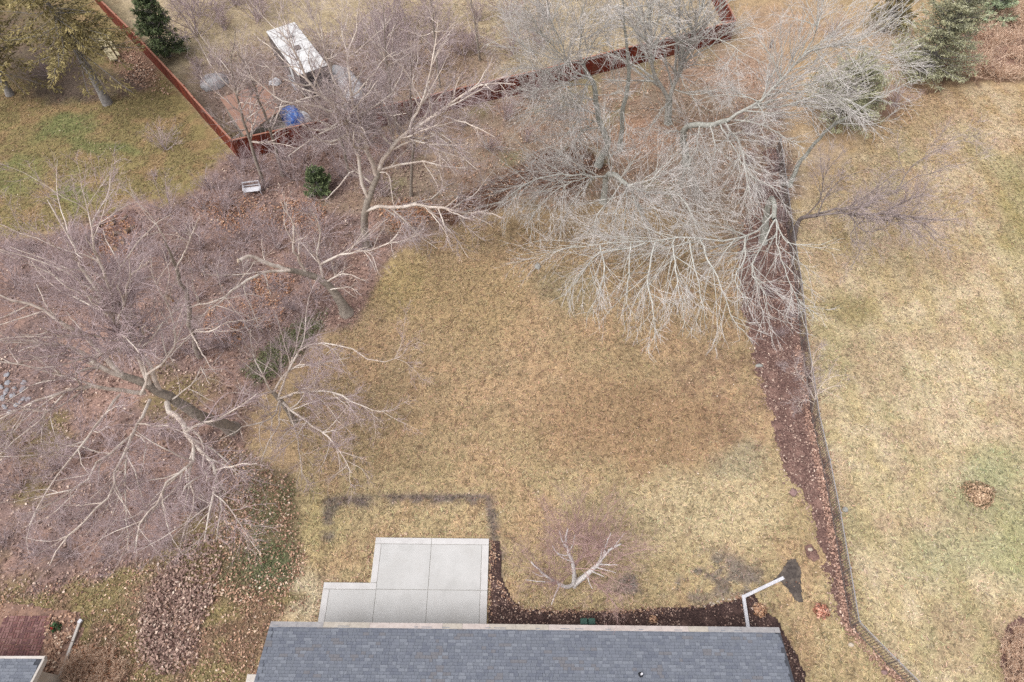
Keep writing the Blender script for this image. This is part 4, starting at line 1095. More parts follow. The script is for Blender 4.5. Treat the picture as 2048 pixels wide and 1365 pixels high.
tree("dark-limbed bare tree spreading over the open lawn beyond the black fence", 'dark',
     [(1588, 478, 0, 0.26), (1594, 450, 1.3, 0.22), (1606, 436, 2.2, 0.19), (1634, 432, 3.0, 0.16)],
     [([(1630, 432, 2.9), (1694, 427, 3.8), (1735, 432, 4.2), (1800, 428, 4.8), (1860, 440, 5), (1920, 445, 5)], 0.11, 0.012),
      ([(1606, 436, 2.2), (1660, 420, 3.6), (1722, 416, 4.6), (1760, 396, 5.2), (1792, 384, 5.6)], 0.1, 0.03),
      ([(1790, 385, 5.6), (1822, 335, 6.6), (1860, 308, 7.2), (1910, 285, 7.8), (1960, 268, 8.4)], 0.05, 0.01),
      ([(1792, 386, 5.6), (1830, 355, 6.2), (1880, 342, 6.6), (1940, 325, 7)], 0.05, 0.01),
      ([(1735, 432, 4.2), (1700, 470, 3.8), (1720, 500, 3.6), (1700, 540, 3.2)], 0.05, 0.012),
      ([(1694, 427, 3.8), (1730, 462, 3.8), (1770, 455, 4), (1800, 420, 4.4)], 0.06, 0.01),
      ([(1634, 432, 3), (1660, 380, 4.8), (1700, 350, 6), (1740, 340, 6.6)], 0.07, 0.01),
      ([(1606, 436, 2.2), (1640, 400, 4), (1650, 350, 6), (1690, 300, 7.6)], 0.07, 0.01)], 207, full=1.45)
tree("smooth grey tree leaning right across the evergreens from behind the mulch bed", 'grey',
     [(1578, 372, 0, 0.24), (1598, 330, 1.5, 0.2), (1640, 274, 4.0, 0.17), (1676, 246, 5.4, 0.15), (1705, 230, 6.2, 0.12)],
     [([(1700, 232, 6.2), (1740, 205, 7.2), (1790, 180, 8.2), (1830, 160, 9)], 0.09, 0.012),
      ([(1676, 246, 5.4), (1720, 250, 6), (1760, 245, 6.4), (1800, 215, 7)], 0.06, 0.01),
      ([(1640, 274, 4), (1625, 240, 5.6), (1630, 200, 7)], 0.06, 0.01),
      ([(1660, 258, 4.9), (1690, 210, 6.8), (1700, 160, 8.6)], 0.06, 0.01)], 208, full=0.9)
# birch by the house
KINDS['birch'] = dict(bark='birch', limb='birch', twig='twig_birch', rmin=0.0038, l1=(3.0, 0.2, 0.8, 38), l2=(4.6, 0.1, 0.6, 40), l3=(7.0, 0.08, 0.5, 42), trop=(0, 0, 0.03), jit=0.17)
tree("small white-barked birch with three stems on the lawn beside the house", 'birch',
     [(1149, 1174, 0, 0.17), (1149, 1170, 0.15, 0.15), (1149, 1167, 0.3, 0.13)],
     [([(1148, 1168, 0.25), (1148, 1150, 1.2), (1144, 1125, 2.5), (1136, 1100, 3.6), (1132, 1080, 4.4), (1136, 1058, 5)], 0.1, 0.025),
      ([(1150, 1168, 0.25), (1170, 1152, 0.9), (1190, 1134, 1.7), (1207, 1112, 2.7), (1225, 1098, 3.4), (1242, 1088, 3.9)], 0.12, 0.025),
      ([(1146, 1170, 0.2), (1133, 1174, 0.5), (1112, 1164, 1.2), (1093, 1152, 1.9), (1076, 1138, 2.6), (1062, 1124, 3.1)], 0.085, 0.02),
      ([(1133, 1096, 3.7), (1125, 1082, 4.2), (1119, 1062, 4.8)], 0.045, 0.015),
      ([(1207, 1112, 2.7), (1212, 1090, 3.6), (1222, 1066, 4.4)], 0.06, 0.015),
      ([(1140, 1112, 3.1), (1122, 1110, 3.4), (1108, 1100, 3.8)], 0.03, 0.01),
      ([(1195, 1128, 1.9), (1215, 1130, 2.4), (1236, 1130, 2.8)], 0.04, 0.012),
      ([(1182, 1142, 1.4), (1195, 1148, 1.8), (1208, 1154, 2.1)], 0.035, 0.012),
      ([(1175, 1148, 1.1), (1178, 1165, 1.3), (1185, 1178, 1.5)], 0.03, 0.01),
      ([(1120, 1168, 1), (1110, 1190, 1.4), (1103, 1210, 1.6)], 0.035, 0.01),
      ([(1112, 1164, 1.2), (1085, 1164, 1.8), (1050, 1160, 2.2)], 0.03, 0.01),
      ([(1143, 1122, 2.6), (1128, 1118, 3.0), (1112, 1104, 3.5), (1104, 1090, 3.9)], 0.03, 0.01),
      ([(1138, 1105, 3.4), (1146, 1088, 4.1), (1150, 1070, 4.7)], 0.03, 0.01),
      ([(1225, 1098, 3.4), (1240, 1078, 4.0), (1250, 1066, 4.4)], 0.03, 0.01),
      ([(1200, 1120, 2.3), (1204, 1098, 3.2), (1210, 1078, 3.9)], 0.035, 0.01),
      ([(1190, 1134, 1.7), (1210, 1140, 2.1), (1232, 1146, 2.4)], 0.03, 0.01),
      ([(1093, 1152, 1.9), (1080, 1152, 2.2), (1064, 1144, 2.6)], 0.025, 0.008)], 301, name="birch_tree", cat="tree", full=1.25)
tree("small twiggy bare sapling leaning on the black fence in the mulch bed", 'tan',
     [(1624, 826, 0, 0.05), (1626, 815, 0.4, 0.045), (1630, 800, 0.9, 0.03)],
     [([(1630, 800, 0.9), (1640, 775, 1.8), (1655, 758, 2.4), (1680, 750, 2.8)], 0.035, 0.01),
      ([(1630, 800, 0.9), (1616, 775, 1.8), (1600, 752, 2.6), (1585, 730, 3.2)], 0.035, 0.01),
      ([(1628, 808, 0.6), (1612, 800, 1.1), (1596, 808, 1.4)], 0.03, 0.01),
      ([(1632, 798, 1), (1624, 750, 2.6), (1628, 705, 3.8)], 0.035, 0.01),
      ([(1634, 790, 1.3), (1660, 775, 1.9), (1690, 770, 2.3)], 0.03, 0.008)], 302, name="bare_sapling", cat="sapling", full=1.6, rmin=0.006)

# ------------------------------------------------------------------ leafless shrubs and brush
def shrub_mesh(seed, h, spread, stems, mats, rmin=0.006, dens=(5, 7), lean=0.7):
    r = np.random.default_rng(seed)
    n = stems; K = 6
    a = r.random(n) * 2 * np.pi; tilt = np.abs(r.normal(0.0, lean, n)).clip(0.08, 1.25)
    L = h * r.uniform(0.6, 1.1, n)
    P = np.empty((n, K, 3)); P[:, 0] = np.stack([np.cos(a) * spread * 0.12 * r.random(n), np.sin(a) * spread * 0.12 * r.random(n), np.full(n, -0.03)], 1)
    d = np.stack([np.cos(a) * np.sin(tilt), np.sin(a) * np.sin(tilt), np.cos(tilt)], 1)
    for j in range(1, K):
        d = nrm(d + r.normal(0, 0.14, (n, 3)))
        P[:, j] = P[:, j - 1] + d * (L / (K - 1))[:, None]
    R0 = np.linspace(1, 0.3, K)[None] * r.uniform(0.012, 0.026, n)[:, None]
    P1, R1 = spawn(P, R0, r, dens[0], 0.15, 0.45, 42, 5, 0.6, rmin * 1.2, 0.3, 1.3, (0, 0, 0.08), 0.18)
    P2, R2 = spawn(P1, R1, r, dens[1], 0.08, 0.5, 42, 3, 0.6, rmin, 0.18, 0.6, (0, 0, 0.05), 0.18)
    v0, f0, m0 = join([(tubes(P, R0, 4), 0)])
    v, f, m = join([(tubes(P1, R1, 3), 0), (tubes(P2, R2, 3), 0)])
    v0[:, 2] = np.maximum(v0[:, 2], -0.03); v[:, 2] = np.maximum(v[:, 2], 0.02)
    return mesh_np("stems", v0, f0, mats[0], smooth=True), mesh_np("twigs", v, f, mats[1], smooth=True)
SHV = [shrub_mesh(400 + i, h, sp, n, (M['twig_mauve'], M['twig_fine'])) for i, (h, sp, n) in enumerate(((2.4, 1.6, 16), (1.8, 1.4, 18), (2.9, 1.8, 16), (1.4, 1.3, 20), (2.2, 1.9, 22)))]
def put_shrub(v, px, py, label, group, rz, sc_=1.0, name="bare_shrub", cat="shrub"):
    e = empty(name, G(px, py), label, cat, group)
    e.rotation_euler = (0, 0, rz); e.scale = (sc_,) * 3
    link("stems", v[0], e); o = link("twigs", v[1], e); o["kind"] = "stuff"
    return e
rs = np.random.default_rng(88)
def field(poly, n, mind, seed):
    r = np.random.default_rng(seed); P = []
    x0, y0 = np.min(poly, 0); x1, y1 = np.max(poly, 0)
    for _ in range(n * 60):
        q = (r.uniform(x0, x1), r.uniform(y0, y1))
        if sdf(poly, np.array([q[0]]), np.array([q[1]]))[0] < 0 and all((q[0] - p[0]) ** 2 + (q[1] - p[1]) ** 2 > mind ** 2 for p in P):
            P.append(q)
            if len(P) >= n: break
    return P
LAND = [((15, 500), "at the wooded strip's edge by the shaded lawn"), ((40, 600), "above the stone patch under the huge tree"), ((225, 470), "beside the cut logs of the brush heap"), ((330, 430), "between the brush heap and the shaded lawn"), ((395, 690), "at the foot of the slim straight tree"), ((300, 650), "between the huge tree and the slim straight tree"), ((470, 600), "under the sawn-off limb of the lichened tree"), ((640, 560), "under the crown of the lichened leaning tree"), ((690, 480), "between the lichened tree and the forked tree"), ((560, 450), "on leaves below the white garden bench"), ((430, 500), "in the middle of the wooded strip"), ((505, 372), "next to the white garden bench"), ((640, 386), "next to the dark yew bush"), ((733, 430), "at the foot of the tall forked tree"), ((470, 310), "outside the corner of the red fence"), ((600, 300), "against the red fence in front of the blue tarp"), ((720, 270), "against the red fence behind the yew bush"), ((850, 260), "against the red fence right of the forked tree"), ((400, 370), "between the white bench and the shaded lawn"),
        ((60, 900), "under the left limbs of the huge tree"), ((200, 900), "beneath the middle of the huge tree's crown"), ((380, 900), "near the base of the huge tree"), ((380, 1040), "under the huge tree's pale limbs by the leaf heap"), ((220, 1080), "under the huge tree's drooping tips above the brick patio yard"), ((60, 1080), "at the lower edge of the wood by the brick patio")]
def shrub_label(v, sc_, x, y, lab, own):
    if not own: return lab
    h = (2.4, 1.8, 2.9, 1.4, 2.2)[v] * sc_
    size = "low" if h < 1.5 else "waist-high" if h < 1.9 else "head-high" if h < 2.5 else "tall"
    form = ("open", "rounded", "wispy", "squat", "dense")[v]
    ph = min(LAND, key=lambda q: (q[0][0] - x) ** 2 + (q[0][1] - y) ** 2)[1]
    return "%s %s leafless shrub %s" % (size, form, ph)
for poly, n, mind, lab, grp, scl, sd in (
        ([(0, 500), (230, 450), (400, 410), (640, 420), (740, 470), (690, 560), (600, 620), (480, 700), (330, 720), (200, 640), (0, 640)], 46, 42, "grey-mauve leafless shrub in the wooded strip, on red-brown leaves", "leafless shrubs in the wooded strip", 1.0, 1),
        ([(0, 860), (200, 850), (400, 880), (430, 1000), (330, 1090), (150, 1130), (0, 1130)], 20, 58, "grey-mauve leafless shrub below the limbs of the huge tree", "leafless shrubs below the huge tree", 0.95, 2),
        ([(470, 310), (640, 272), (860, 235), (860, 330), (760, 400), (640, 330), (520, 400), (380, 380)], 22, 36, "leafless shrub growing along the outside of the red fence", "leafless shrubs outside the red fence", 0.95, 3),
        ([(380, 140), (450, 90), (480, 130), (420, 190)], 4, 36, "leafless shrub inside the corner of the red fence", "leafless shrubs inside the red fence corner", 0.9, 4),
        ([(700, 60), (880, 30), (940, 120), (860, 170), (740, 190)], 13, 40, "leafless shrub on the rough ground behind the white camper", "leafless shrubs near the camper", 1.45, 5),
        ([(1480, 210), (1560, 210), (1580, 330), (1560, 450), (1500, 400)], 8, 40, "leafless shrub at the top end of the mulch bed", "leafless shrubs at the top of the mulch bed", 0.9, 6),
        ([(1500, 520), (1570, 520), (1600, 760), (1560, 740)], 6, 45, "low leafless shrub in the mulch bed beside the black fence", "low leafless shrubs in the mulch bed", 0.55, 7),
        ([(900, 230), (1100, 180), (1150, 260), (960, 330)], 7, 60, "wispy leafless shrub between the forked tree and the grey trees", "wispy shrubs behind the lawn", 0.8, 8),
        ([(930, 10), (1100, 10), (1080, 110), (960, 140)], 7, 50, "tall leafless shrub on the tan lawn beyond the long red fence", "leafless shrubs on the lawn beyond the fence", 1.5, 10),
        ([(380, 0), (520, -10), (520, 40), (420, 70)], 4, 45, "tall leafless shrub between the dark evergreen and the white camper", "leafless shrubs left of the camper", 1.7, 11),
        ([(1660, 60), (1800, 200), (1760, 260), (1640, 240)], 7, 42, "leafless shrub among the evergreens behind the far lawn", "leafless shrubs among the evergreens", 0.9, 9)):
    for i, (x, y) in enumerate(field(poly, n, mind, sd)):
        v_, k_ = int(rs.integers(5)), scl * float(rs.uniform(0.7, 1.25))
        put_shrub(SHV[v_], x, y, shrub_label(v_, k_, x, y, lab, sd <= 3), grp, float(rs.random() * 6.28), k_)
for i, (x, y, sc_, lab) in enumerate(((330, 300, 1.0, "pale mauve leafless shrub standing alone on the shaded lawn"), (100, 150, 1.6, "big grey leafless shrub under the pine"), (395, 70, 2.0, "tall pale leafless shrub beside the dark evergreen beyond the red fence"), (310, 352, 0.5, "tiny leafless shrub at the lower edge of the shaded lawn"))):
    put_shrub(SHV[i], x, y, lab, None, i * 1.3, sc_)
# brown brush bank at the upper right, dried shrubs, garden clumps
M['brush'] = island('dry_tan_brush', [(0, S(166, 134, 114, 1.5)), (0.5, S(206, 176, 152, 1.6)), (1, S(228, 204, 184, 1.6))])
BRV = [shrub_mesh(450 + i, h, 1.4, n, (M['brush'], M['brush']), 0.013, (6, 6), 0.8) for i, (h, n) in enumerate(((1.5, 34), (1.1, 38), (1.8, 30)))]
for i, (x, y) in enumerate(field([(1880, 60), (1930, 30), (2070, 20), (2080, 155), (1960, 158), (1880, 140)], 26, 24, 31)):
    put_shrub(BRV[i % 3], x, y, "dry tan brush clump in the brown bank behind the far lawn", "dry brush clumps behind the far lawn", float(rs.random() * 6.28), float(rs.uniform(0.8, 1.25)), "brush_clump", "brush")
for i, (x, y) in enumerate(field([(2005, 1290), (2040, 1260), (2075, 1265), (2075, 1390), (2025, 1390)], 6, 26, 33)):
    put_shrub(BRV[i % 3], x, y, "pinkish-tan dry shrub in the mulch ring on the far lawn", "dry shrubs in the mulch ring", float(rs.random() * 6.28), 0.7, "dry_shrub", "shrub")
for i, (x, y) in enumerate(field([(140, 1320), (210, 1300), (250, 1330), (240, 1390), (110, 1390)], 9, 24, 34)):
    put_shrub(BRV[i % 3], x, y, "tangle of tan stems beside the white pipe near the brick patio", "tan stem tangles near the brick patio", float(rs.random() * 6.28), 0.55, "dry_shrub", "shrub")
def leafy_dome(seed, rad, h, n, mat, size):
    r = np.random.default_rng(seed)
    u = nrm(r.normal(size=(n, 3))); u[:, 2] = np.abs(u[:, 2])
    k = r.uniform(0.6, 1.08, n) * (0.62 + 0.76 * fbm(N1, u[:, 0] * 2.4 + seed, u[:, 1] * 2.4, 3))
    c = u * k[:, None] * np.array([rad, rad, h])
    A = nrm(np.cross(u, r.normal(size=(n, 3)))); B = nrm(np.cross(u, A) + u * r.normal(0, 0.5, (n, 1)))
    sz = (size * r.uniform(0.6, 1.3, n))[:, None]
    V = np.stack([c - A * sz * 0.5, c - B * sz * 0.3 + u * sz * 0.15, c + A * sz * 0.5, c + B * sz * 0.3 + u * sz * 0.15], 1)
    V[:, :, 2] = np.maximum(V[:, :, 2], 0.01)
    return mesh_np("foliage", V.reshape(-1, 3), np.arange(n * 4).reshape(n, 4), mat)
def dome_plant(name, label, px, py, rad, h, n, mat, size, seed, stem_mat, cat="shrub"):
    e = empty(name, G(px, py), label, cat)
    o = link("foliage", leafy_dome(seed, rad, h, n, mat, size), e); o["kind"] = "stuff"
    v = shrub_mesh(seed, h * 1.02, rad, 14, (stem_mat, stem_mat), 0.006, (3, 4), 0.7)
    link("stems", v[0], e); o = link("twigs", v[1], e); o["kind"] = "stuff"
    return e
M['dry_gold'] = island('golden_dry_leaf', [(0, S(140, 114, 92, 1.4)), (0.5, S(184, 154, 126, 1.4)), (1, S(210, 182, 154, 1.4))])
M['dry_peach'] = island('peach_dry_leaf', [(0, P_(170, 124, 96)), (0.5, P_(212, 168, 136)), (1, P_(232, 198, 168))])
M['dry_rose'] = island('rosy_dry_leaf', [(0, P_(150, 92, 76)), (0.5, P_(204, 146, 124)), (1, P_(232, 186, 164))])
dome_plant("dry_shrub", "round golden-brown dried shrub alone on the green patch of lawn", 1954, 992, 0.72, 0.85, 1500, M['dry_gold'], 0.13, 501, M['twig_birch'])
dome_plant("dry_clump", "peach-coloured dried perennial clump inside the bend of the white pipe", 1518, 1222, 0.34, 0.4, 420, M['dry_peach'], 0.12, 502, M['twig_birch'], "plant")
dome_plant("dry_clump", "rosy dried perennial clump on the strip of lawn by the mulch bed", 1641, 1222, 0.38, 0.36, 260, M['dry_rose'], 0.15, 503, M['twig_birch'], "plant")
dome_plant("dry_clump", "small tan dried clump in the dark bed under the eaves", 1306, 1240, 0.22, 0.25, 160, M['dry_peach'], 0.1, 504, M['twig_birch'], "plant")

# ------------------------------------------------------------------ evergreens
def needles(name, dark, mid, light):
    m, nt, b = material(name, 0.8, 0.2)
    g = nt.nodes.new("ShaderNodeNewGeometry")
    dark, mid, light = [tuple(v * (1.1 if 'olive' in name else 2.5 if 'dark' in name else 1.45) for v in q) for q in (dark, mid, light)]
    r = ramp(nt, g.outputs["Random Per Island"], [(0, dark), (0.55, mid), (1, light)])
    n = noise(nt, 1.1, 3)
    rr_ = ramp(nt, n.outputs["Fac"], [(0.35, (0.7, 0.7, 0.7)), (0.65, (1.25, 1.2, 1.1))])
    nt.links.new(mix(nt, r.outputs[0], rr_.outputs[0], 1.0, 'MULTIPLY'), b.inputs["Base Color"])
    return m
M['n_olive'] = needles('olive_needles', S(104, 94, 60), S(150, 136, 92), S(184, 170, 124))
M['n_dark'] = needles('dark_green_needles', S(40, 48, 34), S(66, 76, 52), S(98, 108, 78))
M['n_sage'] = needles('sage_needles', S(118, 120, 94), S(158, 158, 130), S(188, 188, 164))
M['n_pale'] = needles('pale_green_needles', S(118, 132, 104), S(150, 164, 134), S(176, 188, 160))
def evergreen(label, base, trunk, z0, z1, rad, nb, mat, seed, spray=(0.3, 0.1), per=90, droop=-0.25, name="evergreen_tree", barkm='spruce_bark', cat="tree", tr0=0.2, power=0.8):
    r = np.random.default_rng(seed)
    T = np.array([G(*q) for q in trunk]) if trunk else np.array([G(*base), G(*base) + [0, 0, z1 * 0.5], G(*base) + [0, 0, z1]])
    if trunk is None: T = np.array([G(*base), G(*base) + [0, 0, z1 * 0.55], G(*base) + [0, 0, z1 * 0.97]])
    b0 = np.array([T[0, 0], T[0, 1], 0]); T[0, 2] = -0.05
    e = empty(name, b0, label, cat)
    tp = resample(T, 12, r, 0.02); trr = np.linspace(tr0, 0.03, 12); trr[0] *= 1.3
    v, f = tubes(tp[None], trr[None], 10)
    link("trunk", mesh_np("trunk", v - b0, f, M[barkm], smooth=True), e)
    # boughs
    t = r.random(nb) ** 0.9; z = z0 + (z1 - z0) * t
    ax = np.stack([np.interp(z, tp[:, 2], tp[:, i]) for i in range(2)], 1)
    a = r.random(nb) * 2 * np.pi
    L = rad * (1 - t * 0.92) ** power * r.uniform(0.65, 1.12, nb)
    K = 6
    d = np.stack([np.cos(a), np.sin(a), droop + 0.5 * t + r.normal(0, 0.12, nb)], 1); d = nrm(d)
    P = np.empty((nb, K, 3)); P[:, 0] = np.concatenate([ax, z[:, None]], 1)
    for j in range(1, K):
        d = nrm(d + r.normal(0, 0.08, (nb, 3)) + np.array([0, 0, 0.03]))
        P[:, j] = P[:, j - 1] + d * (L / (K - 1))[:, None]
    P[:, :, 2] = np.maximum(P[:, :, 2], 0.1)
    v, f = tubes(P, np.linspace(0.035, 0.008, K)[None] * np.ones((nb, 1)) * (0.4 + L[:, None] / max(rad, 1)), 4)
    o = link("boughs", mesh_np("boughs", v - b0, f, M[barkm], smooth=True), e); o["kind"] = "stuff"
    # sprays of needles along every bough, thicker to the outside
    cnt = np.maximum(3, (per * (0.25 + L / rad)).astype(int)); i = np.repeat(np.arange(nb), cnt); n = len(i)
    tt = r.random(n) ** 0.6; fk = tt * (K - 1); k = np.minimum(fk.astype(int), K - 2); fk = (fk - k)[:, None]
    c = P[i, k] * (1 - fk) + P[i, k + 1] * fk
    tan = nrm(P[i, k + 1] - P[i, k])
    side = nrm(np.cross(tan, np.array([0, 0, 1.0]))) * r.choice([-1, 1], n)[:, None]
    wid = (0.12 + 0.22 * L[i])[:, None] * (1.1 - tt[:, None]) * r.random((n, 1))
    dirv = nrm(tan * r.uniform(0.2, 1, (n, 1)) + side * r.uniform(0.2, 1, (n, 1)) + np.stack([r.normal(0, .2, n), r.normal(0, .2, n), r.normal(-0.12, 0.3, n)], 1))
    c = c + side * wid + np.stack([np.zeros(n), np.zeros(n), r.normal(0, 0.06, n)], 1)
    wv = nrm(np.cross(dirv, nrm(np.array([0, 0, 1.0]) + r.normal(0, 0.5, (n, 3)))))
    sl = (spray[0] * r.uniform(0.5, 1.3, n))[:, None]; sw = (spray[1] * r.uniform(0.6, 1.3, n))[:, None]
    V = np.stack([c - wv * sw * 0.3, c + dirv * sl * 0.5 - wv * sw * 0.5, c + dirv * sl, c + dirv * sl * 0.5 + wv * sw * 0.5], 1)
    V[:, :, 2] = np.maximum(V[:, :, 2], 0.03)
    o = link("crown", mesh_np("crown", V.reshape(-1, 3) - b0, np.arange(n * 4).reshape(n, 4), mat), e); o["kind"] = "stuff"
    return e
evergreen("tall olive pine with a bare grey lower trunk in the shaded yard", None, [(215, 207, 0), (189, 162, 2), (148, 93, 5), (110, 30, 7.6), (71, -37, 10), (20, -130, 13)], 4.4, 13, 5.0, 150, M['n_olive'], 601, (0.32, 0.08), 130, -0.38, tr0=0.34)
evergreen("olive pine at the edge of the shaded yard, behind the grey-trunked pine", None, [(20, 190, 0), (-10, 130, 2.4), (-40, 60, 5), (-70, 0, 7.4), (-100, -60, 9.6)], 1.8, 9.6, 4.8, 120, M['n_olive'], 602, (0.34, 0.09), 120, -0.3, tr0=0.28)
evergreen("dark green evergreen just beyond the red fence of the shaded yard", (338, 112), None, 0.3, 5.4, 2.0, 130, M['n_dark'], 603, (0.28, 0.08), 100, 0.0, power=0.5)
evergreen("low dark green yew bush below the red fence", (640, 386), None, 0.15, 2.0, 1.25, 60, M['n_dark'], 604, (0.22, 0.08), 90, 0.1, "evergreen_bush", cat="bush", tr0=0.08, power=0.5)
evergreen("sage-green evergreen veiled by the great sweeping grey limb", (1672, 240), None, 0.3, 4.8, 3.7, 170, M['n_sage'], 605, (0.26, 0.06), 100, 0.1, power=0.42)
evergreen("broad sage-green evergreen between the grey limbs and the brown brush bank", (1846, 150), None, 0.3, 7.0, 3.9, 230, M['n_sage'], 606, (0.28, 0.065), 100, 0.1, power=0.42)
evergreen("olive-green evergreen at the back, left of the broad sage one", (1765, 62), None, 0.3, 4.5, 2.4, 80, M['n_olive'], 607, (0.3, 0.09), 80, 0.0, power=0.6)
evergreen("pale green evergreen shrub rising behind the brown brush bank", (1975, 42), None, 0.2, 2.6, 2.2, 70, M['n_pale'], 608, (0.26, 0.09), 80, 0.05, "evergreen_bush", cat="bush", tr0=0.1, power=0.5)

# ------------------------------------------------------------------ the cluttered yard: camper, shed, tarps
M['camper_roof'] = mottled('white_camper_roof', S(222, 220, 220), S(240, 238, 238), 3, 0.5, c3=S(206, 202, 198), scale2=1.2, bs=0.1)
M['camper_side'] = mottled('shaded_camper_side', S(96, 86, 84), S(132, 122, 118), 4, 0.6)  # shadow on the camper's sides is put into this dark grey-beige
M['glass'] = mottled('dark_window_glass', (0.012, 0.014, 0.018), (0.03, 0.034, 0.04), 3, 0.1, spec=0.6, bs=0)
M['grey_tarp'] = mottled('grey_weathered_tarp', S(176, 172, 174), S(208, 204, 206), 2.5, 0.6, c3=S(206, 204, 206), scale2=1, bs=0.5, bd=0.08)
M['blue_tarp'] = mottled('blue_tarp', S(54, 92, 186), S(92, 138, 218), 4, 0.45, c3=S(170, 196, 232), scale2=3, bs=0.6, bd=0.08, spec=0.4)
M['white_tarp'] = mottled('white_tarp', S(196, 194, 198), S(226, 224, 228), 5, 0.5, bs=0.5, bd=0.05)
M['brown_roof'] = mottled('brown_plywood_roof', S(148, 112, 96), S(172, 134, 116), 1.6, 0.85, c3=S(160, 126, 112), scale2=0.7, bs=0.1)
M['pale_wood'] = mottled('weathered_pale_wood', S(158, 150, 138), S(186, 178, 166), 6, 0.85)
M['new_lumber'] = mottled('pale_lumber', S(188, 172, 138), S(216, 202, 168), 6, 0.85)
M['steel'] = mottled('bare_steel', S(150, 146, 142), S(186, 182, 178), 6, 0.45, spec=0.5)
def frame_from(pA, pB, pC, z):
    "two roof edges seen in the photograph -> centre, heading, length, width"
    a, b_, c_ = G(*pA, z), G(*pB, z), G(*pC, z)     # a-b the short edge, b-c the long edge
    h = math.atan2(*(c_ - b_)[[1, 0]])
    return (a + c_) / 2, h, float(np.hypot(*(c_ - b_)[:2])), float(np.hypot(*(b_ - a)[:2]))
ctr, hd, ln, wd = frame_from((535, 65), (586, 41), (652, 126), 2.75)
cp = empty("camper", ctr * [1, 1, 0], "white-roofed camper trailer parked among bare trees inside the red fence", "camper")
cp.rotation_euler = (0, 0, hd)
l2, w2 = ln / 2, wd / 2
b = MB(); b.hexa([(-l2, -w2, 0.55), (l2, -w2, 0.55), (l2, w2, 0.55), (-l2, w2, 0.55), (-l2, -w2, 2.62), (l2, -w2, 2.62), (l2, w2, 2.62), (-l2, w2, 2.62)])
body = b.build("body", M['camper_side'], cp, bevel=0.08)
b = MB(); b.box(-l2 - .02, l2 + .02, -w2 - .02, w2 + .02, 2.625, 2.74); rf_ = b.build("roof", M['camper_roof'], cp, bevel=0.05)
vx, vy = 0.15, 0.05
for k in range(4):
    sx_ = -l2 + 2 * l2 * (k + 1) / 5
    b = MB(); b.box(sx_ - .02, sx_ + .02, -w2 + .05, w2 - .05, 2.742, 2.756); b.build("roof_seam", M['gutter_b'], rf_)
b = MB(); b.box(-l2 * .62, -l2 * .62 + .7, -.32, .32, 2.745, 2.98); b.build("air_unit", M['camper_roof'], rf_, bevel=0.06)
b = MB(); b.box(vx - .28, vx + .28, -.24 + vy, .24 + vy, 2.745, 2.84); vt = b.build("roof_vent", M['camper_side'], rf_, bevel=0.03)
for sx in (-1, 1):
    b = MB(); b.box(-l2 * .5, -l2 * .1, sx * (w2 + .004), sx * (w2 + .03), 1.5, 2.1); b.build("window", M['glass'], cp)
b = MB(); b.box(l2 * .35, l2 * .35 + .65, -w2 - .03, -w2 - .004, 0.7, 2.4); dr = b.build("door", M['camper_roof'], cp)
b = MB(); b.box(l2 + .004, l2 + .03, -w2 * .6, w2 * .6, 1.5, 2.2); b.build("window", M['glass'], cp)
for sx in (-1, 1):
    b = MB(); b.tube([(0.2, sx * (w2 - .25), .35), (0.2, sx * (w2 - .02), .35)], 0.35, 16); wl = b.build("wheel", M['rubber'], cp)
    b = MB(); b.tube([(0.2, sx * (w2 - .021), .35), (0.2, sx * (w2 + .01), .35)], 0.18, 12); b.build("rim", M['steel'], wl)
# slatted flat trailer hitched in front of it
tc, th, tl_, tw = frame_from((612, 152), (660, 130), (688, 172), 0.7)
tr_e = empty("utility_trailer", tc * [1, 1, 0], "slatted flat trailer standing at the end of the white-roofed camper", "trailer")
tr_e.rotation_euler = (0, 0, th); l2, w2 = tl_ / 2, tw / 2
for sx in (-1, 1):
    b = MB(); b.bar((-l2, sx * w2, .62), (l2, sx * w2, .62), .07, .09); b.build("side_rail", M['steel'], tr_e)
    b = MB(); b.tube([(0, sx * (w2 - .3), .3), (0, sx * (w2 - .1), .3)], 0.3, 14); b.build("wheel", M['rubber'], tr_e)
for k in range(7):
    x = -l2 + 2 * l2 * k / 6
    b = MB(); b.box(x - .05, x + .05, -w2 + .04, w2 - .04, .585, .62); b.build("slat", M['pale_wood'], tr_e)
def mound(name, label, cat, cpx, cpy, rx, ry, h, rot, mat, seed, rough=0.25):
    r = np.random.default_rng(seed); n, mrows = 28, 9
    V, F = [], []
    for i in range(mrows):
        t = i / (mrows - 1)
        for j in range(n):
            a = 2 * math.pi * j / n
            q = 1 + rough * (float(fbm(N2, np.array([math.cos(a) * 1.6 + seed]), np.array([math.sin(a) * 1.6 + t * 2]))[0]) - 0.5) * 2
            rr_ = (1 - t ** 1.6) * q
            zz = h * (1 - (1 - t) ** 2.2) * (1 + rough * (float(fbm(N3, np.array([math.cos(a) * 2.2 + seed]), np.array([math.sin(a) * 2.2 + t * 3]))[0]) - 0.5))
            V.append((math.cos(a) * rx * rr_, math.sin(a) * ry * rr_, zz))
    for i in range(mrows - 1):
        for j in range(n):
            F.append((i * n + j, i * n + (j + 1) % n, (i + 1) * n + (j + 1) % n, (i + 1) * n + j))
    me = mesh_np(name, np.array(V), np.array(F), mat, smooth=True)
    o = link(name, me, None, G(cpx, cpy), (0, 0, rot)); return tag(o, label, cat)
bt = mound("covered_boat", "boat under a grey weathered tarp right of the white-roofed camper", "boat", 695, 172, 2.6, 1.1, 1.15, hd, M['grey_tarp'], 3, 0.3)
mound("covered_heap", "whitish tarp-covered heap beside the left arm of the red fence", "heap", 430, 168, 1.2, 0.9, 0.8, 0.4, M['grey_tarp'], 8, 0.4)
